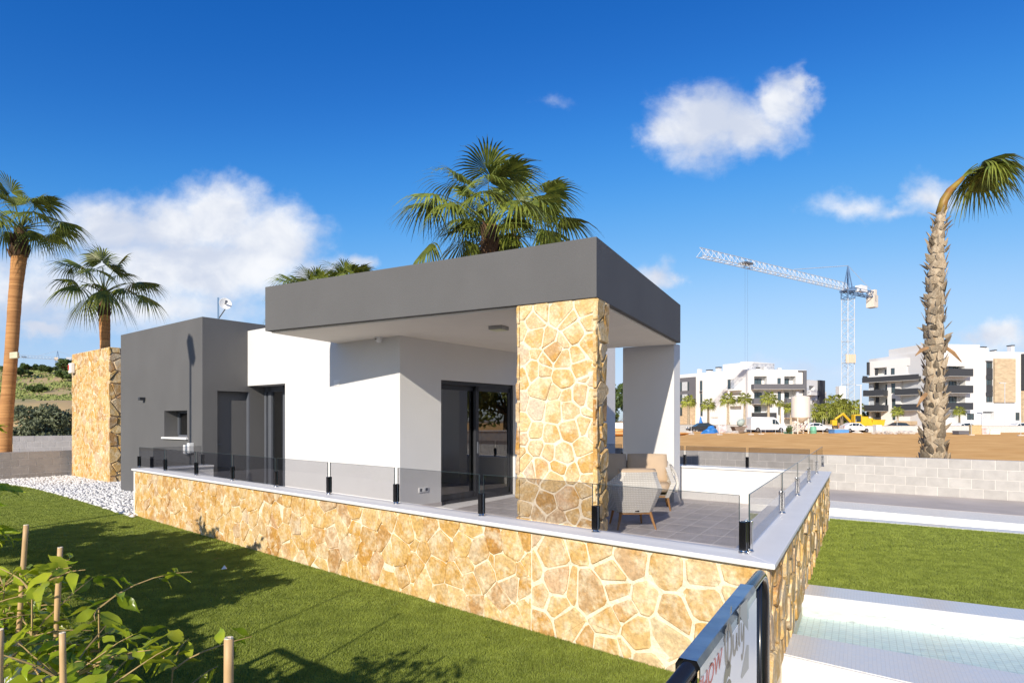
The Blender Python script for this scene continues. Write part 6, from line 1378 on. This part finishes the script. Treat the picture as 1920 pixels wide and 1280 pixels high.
# poles and mesh fence of the site
def pole(label, x, y0, y1, Y, r, head=False):
    b = pd(x, y1, Y); tp = pd(x, y0, Y); t = thing('site_pole', label, 'pole', b, 'poles on the building site'); put('pole', MB().tube([b, tp], [r, r*.7], 8), M['crane_w'], t)
    if head: put('lamp_head', MB().box(tp+Vector((-.35, 0, .03)), (.5, 0, 0), (0, .12, 0), (0, 0, .06)), M['crane_w'], t)
    else: put('pole_cap', MB().lathe([(r*.8, 0), (r*.9, .05), (.001, .09)], tp, 8), M['crane_w'], t)
pole('tall pale street lamp between the digger and the apartment block', 1614, 722, 803, 100, .16, True); pole('slim tall pole before the stone panel of the apartment block', 1884, 718, 803, 98, .07, True); pole('slim post beside the terrace column far across the field', 1143.5, 745, 830, 50, .045)
def fence():
    for i, (x, Y) in enumerate(((1296, 78), (1349, 76), (1408, 77), (1427, 78), (1435, 80), (1454, 79), (1465, 80), (1543, 77), (1605, 76), (1682, 76), (1821, 74), (1914, 72))):
        b = pd(x, 810, Y); b.z = -.32; t = thing('fence_post', 'thin galvanised fence post '+['beside the white pier of the terrace', 'between the blue tarpaulin and the pink sacks', 'in front of the van rear doors', 'in front of the van rear wheel', 'in front of the middle of the van', 'in front of the van front wheel', 'in front of the van bonnet', 'beside the green barrel', 'beside the blue container', 'under the tiny drooping palm', 'in front of the tan boards', 'below the dark wall panel of the apartments'][i], 'fence post', b, 'fence posts along the edge of the field'); put('post', MB().tube([b, b+Vector((0, 0, 2.0))], .025, 5), M['crane_w'], t); put('foot', MB().cube(b.x-.35, b.x+.35, b.y-.12, b.y+.12, b.z, b.z+.14).mesh('foot', bevel=.02), M['rubble'], t)
fence()
# ------------------------------------------------------------------ small palms, greenery and trees beyond the site
def far_palm_proto():
    rng = random.Random(31); mb = MB(); k = 0
    for (e, dp, cnt) in ((1.3, .2, 5), (.9, .35, 8), (.5, .5, 9), (.1, .6, 7)):
        for q in range(cnt): k += 1; frond(mb, e+rng.uniform(-.12, .12), 1.1, 1.15, 9, dp, rng, az=k*2.4+rng.uniform(-.3, .3), pet=.03)
    return mb.mesh('crown', recalc=False)
FP = far_palm_proto(); FP.materials.append(M['frond_l']) if 'frond_l' in M else FP.materials.append(leaf_mat('yellow_green_frond', (.42, .42, .06), (.22, .26, .045), .3, .5, .2))  # far palm fronds in a lighter yellow green
def far_palm(label, x, yc, yb, Y, s_, group='young palms in front of the apartment blocks'):
    b = pd(x, yb, Y); c = pd(x, yc, Y); b.z = min(b.z, -.25); t = thing('young_palm', label, 'palm tree', b, group); put('trunk', MB().tube([b, b.lerp(c, .5), c], [.26*s_, .20*s_, .17*s_], 8), M['boot_p'], t); s_ *= .66; o = put('crown', FP, None, t); o.location = c; o.scale = (s_,)*3; o.rotation_euler = (0, 0, x*1.7)
for a in (('young palm against the dark grey corner panel', 1291, 753, 797, 108, 1.05), ('young palm before the blank white wall', 1328, 759, 800, 104, .98), ('young palm beside the balcony column', 1365, 749, 800, 106, 1.1), ('leaning young palm behind the cement mixer', 1396, 748, 800, 106, 1.0), ('young palm rising behind the van bonnet', 1441, 747, 800, 106, 1.15), ('small palm before the narrow windows', 1463, 757, 800, 106, .6), ('young palm half hidden by the silo', 1483, 765, 800, 106, .95),
          ('green palm just past the silo', 1527, 772, 802, 104, 1.3), ('yellow green palm between the silo and the crane', 1549, 772, 802, 103, 1.35), ('taller palm behind the yellow green palm', 1567, 756, 802, 112, 1.6), ('palm at the foot of the crane mast', 1578, 764, 802, 108, 1.4), ('palm behind the crane mast', 1600, 764, 802, 116, 1.4), ('tiny drooping palm before the apartment stone base', 1683, 771, 800, 103, .8), ('small palm in front of the lowest balcony', 1799, 771, 800, 101, .75)): far_palm(*a)
for i, (x, Y, hh, rx, m, lab) in enumerate(((1533, 118, 2.8, 2.6, 'pine', 'dark hedge bush behind the silo palms'), (1560, 122, 4.6, 2.4, 'pine', 'dark green tree behind the palms at the crane'), (1600, 128, 4.6, 2.6, 'pine', 'dark green tree between crane and apartment block'), (1620, 124, 4.4, 2.2, 'pine', 'dark tree at the corner of the balcony block'), (1618, 112, 2.6, 3.0, 'grasstuft', 'light green shrub behind the digger'), (1147, 100, 9.2, 2.6, 'pine', 'dark rounded tree seen between column and white pier'), (1171, 104, 8.4, 2.0, 'pine', 'tree partly hidden by the white pier'), (1157, 150, 4.0, 9, 'grasstuft', 'pale scrubby bank behind the white hoarding'), (1478, 82.5, 1.1, .6, 'pine', 'small dark shrub in the tub by the silo'))):
    b = pd(x, 800, Y); b.z = -.3; leafy(lab, 'site_tree', b, hh, rx, hh*.45, hh*.3, 14, 5200 if hh > 2 else 900, .20 if hh > 2 else .08, M[m], 400+i, 'trees beyond the building site', 'tree' if hh > 3 else 'shrub')
# soil bank beyond the field behind the terrace column
lumpy('heap of orange soil at the far side of the field behind the column', 'soil_heap', 'soil heap', 1150, 812, 74, 14, .75, 6, M['dirt'], 9)
# ------------------------------------------------------------------ street side, out of the picture: its reflections and shadows show
lp_w = G1+dl*u_at(G1, dl, 357); s_l = 7.0; lb_ = lp_w-SUN_H*s_l
def street_lamp():
    t = thing('street_lamp', 'tall street lamp whose shadow falls on the grey wall', 'street lamp', (*lb_, GZ)); zt = z_at(lp_w.y, 700)+s_l*math.tan(SUN_EL)
    put('pole', MB().tube([(*lb_, GZ), (*lb_, zt+.3)], [.045, .04], 10), M['alu_lt'], t); put('lamp_head', MB().box((lb_.x+.03, lb_.y, zt+.48), (.06, .02, .06), (-.04, .16, 0), (-.07, 0, .25)).mesh('lamp_head', bevel=.03), M['alu_lt'], t)
street_lamp()
for i, (x, y, hh, rx) in enumerate(((24, 13.5, 7.5, 3.6), (30, 19.5, 8.5, 4.2), (27, 8, 7.0, 3.4), (38, 27, 9, 4.5))):
    leafy(('broad street tree beyond the pool garden', 'tall street tree beyond the end of the block wall', 'round street tree past the pool', 'large tree far past the end of the block wall')[i], 'street_tree', (x, y, -.4), hh, rx, hh*.4, hh*.4, 18, 7000, .2, M['grasstuft'], 500+i, 'street trees beyond the pool garden')
def hedge_wall():
    t = thing('garden_wall', 'grey rendered wall along the far side of the pool garden', 'wall', (21, 12, -.4)); put('wall', MB().prism([(20, 4), (22.5, 22), (22.7, 22), (20.2, 4)], -1.3, .9), M['block_w'], t); put('wall_cap', MB().prism([(19.95, 4), (22.45, 22), (22.75, 22), (20.25, 4)], .9, .96), M['coping'], t)
hedge_wall()
# litter on the lawn
def litter():
    for (x, y, s_, m, nm, lab) in ((421, 1066, .03, M['plastic'], 'paper_scrap', 'white paper scrap lying on the lawn'), (906, 1194, .02, M['leaf'], 'fallen_leaf', 'small yellow green leaf fallen on the lawn'), (395, 1052, .03, M['twig'], 'dry_twig', 'thin dry twig on the lawn near the paper scrap')):
        c = pz(x, y, GZ+.012)
        if nm == 'fallen_leaf': o = put(nm, LEAF[1], None); o.location = c+Vector((0, 0, .012)); o.scale = (.6,)*3
        elif nm == 'paper_scrap': o = put(nm, MB().add([c+Vector(v)*s_ for v in ((-1, -.6, 0), (1, -.5, .2), (.6, .8, .1), (-.2, .3, 1.4), (-.8, .7, .2))], [(0, 1, 3), (1, 2, 3), (2, 4, 3), (4, 0, 3)]), m)
        else: o = put(nm, MB().tube([c, c+Vector((.04, .03, .03)), c+Vector((.05, .1, .02)), c+Vector((.12, .12, .0))], .002, 4), m)
        tag(o, lab, nm.split('_')[1])
litter()
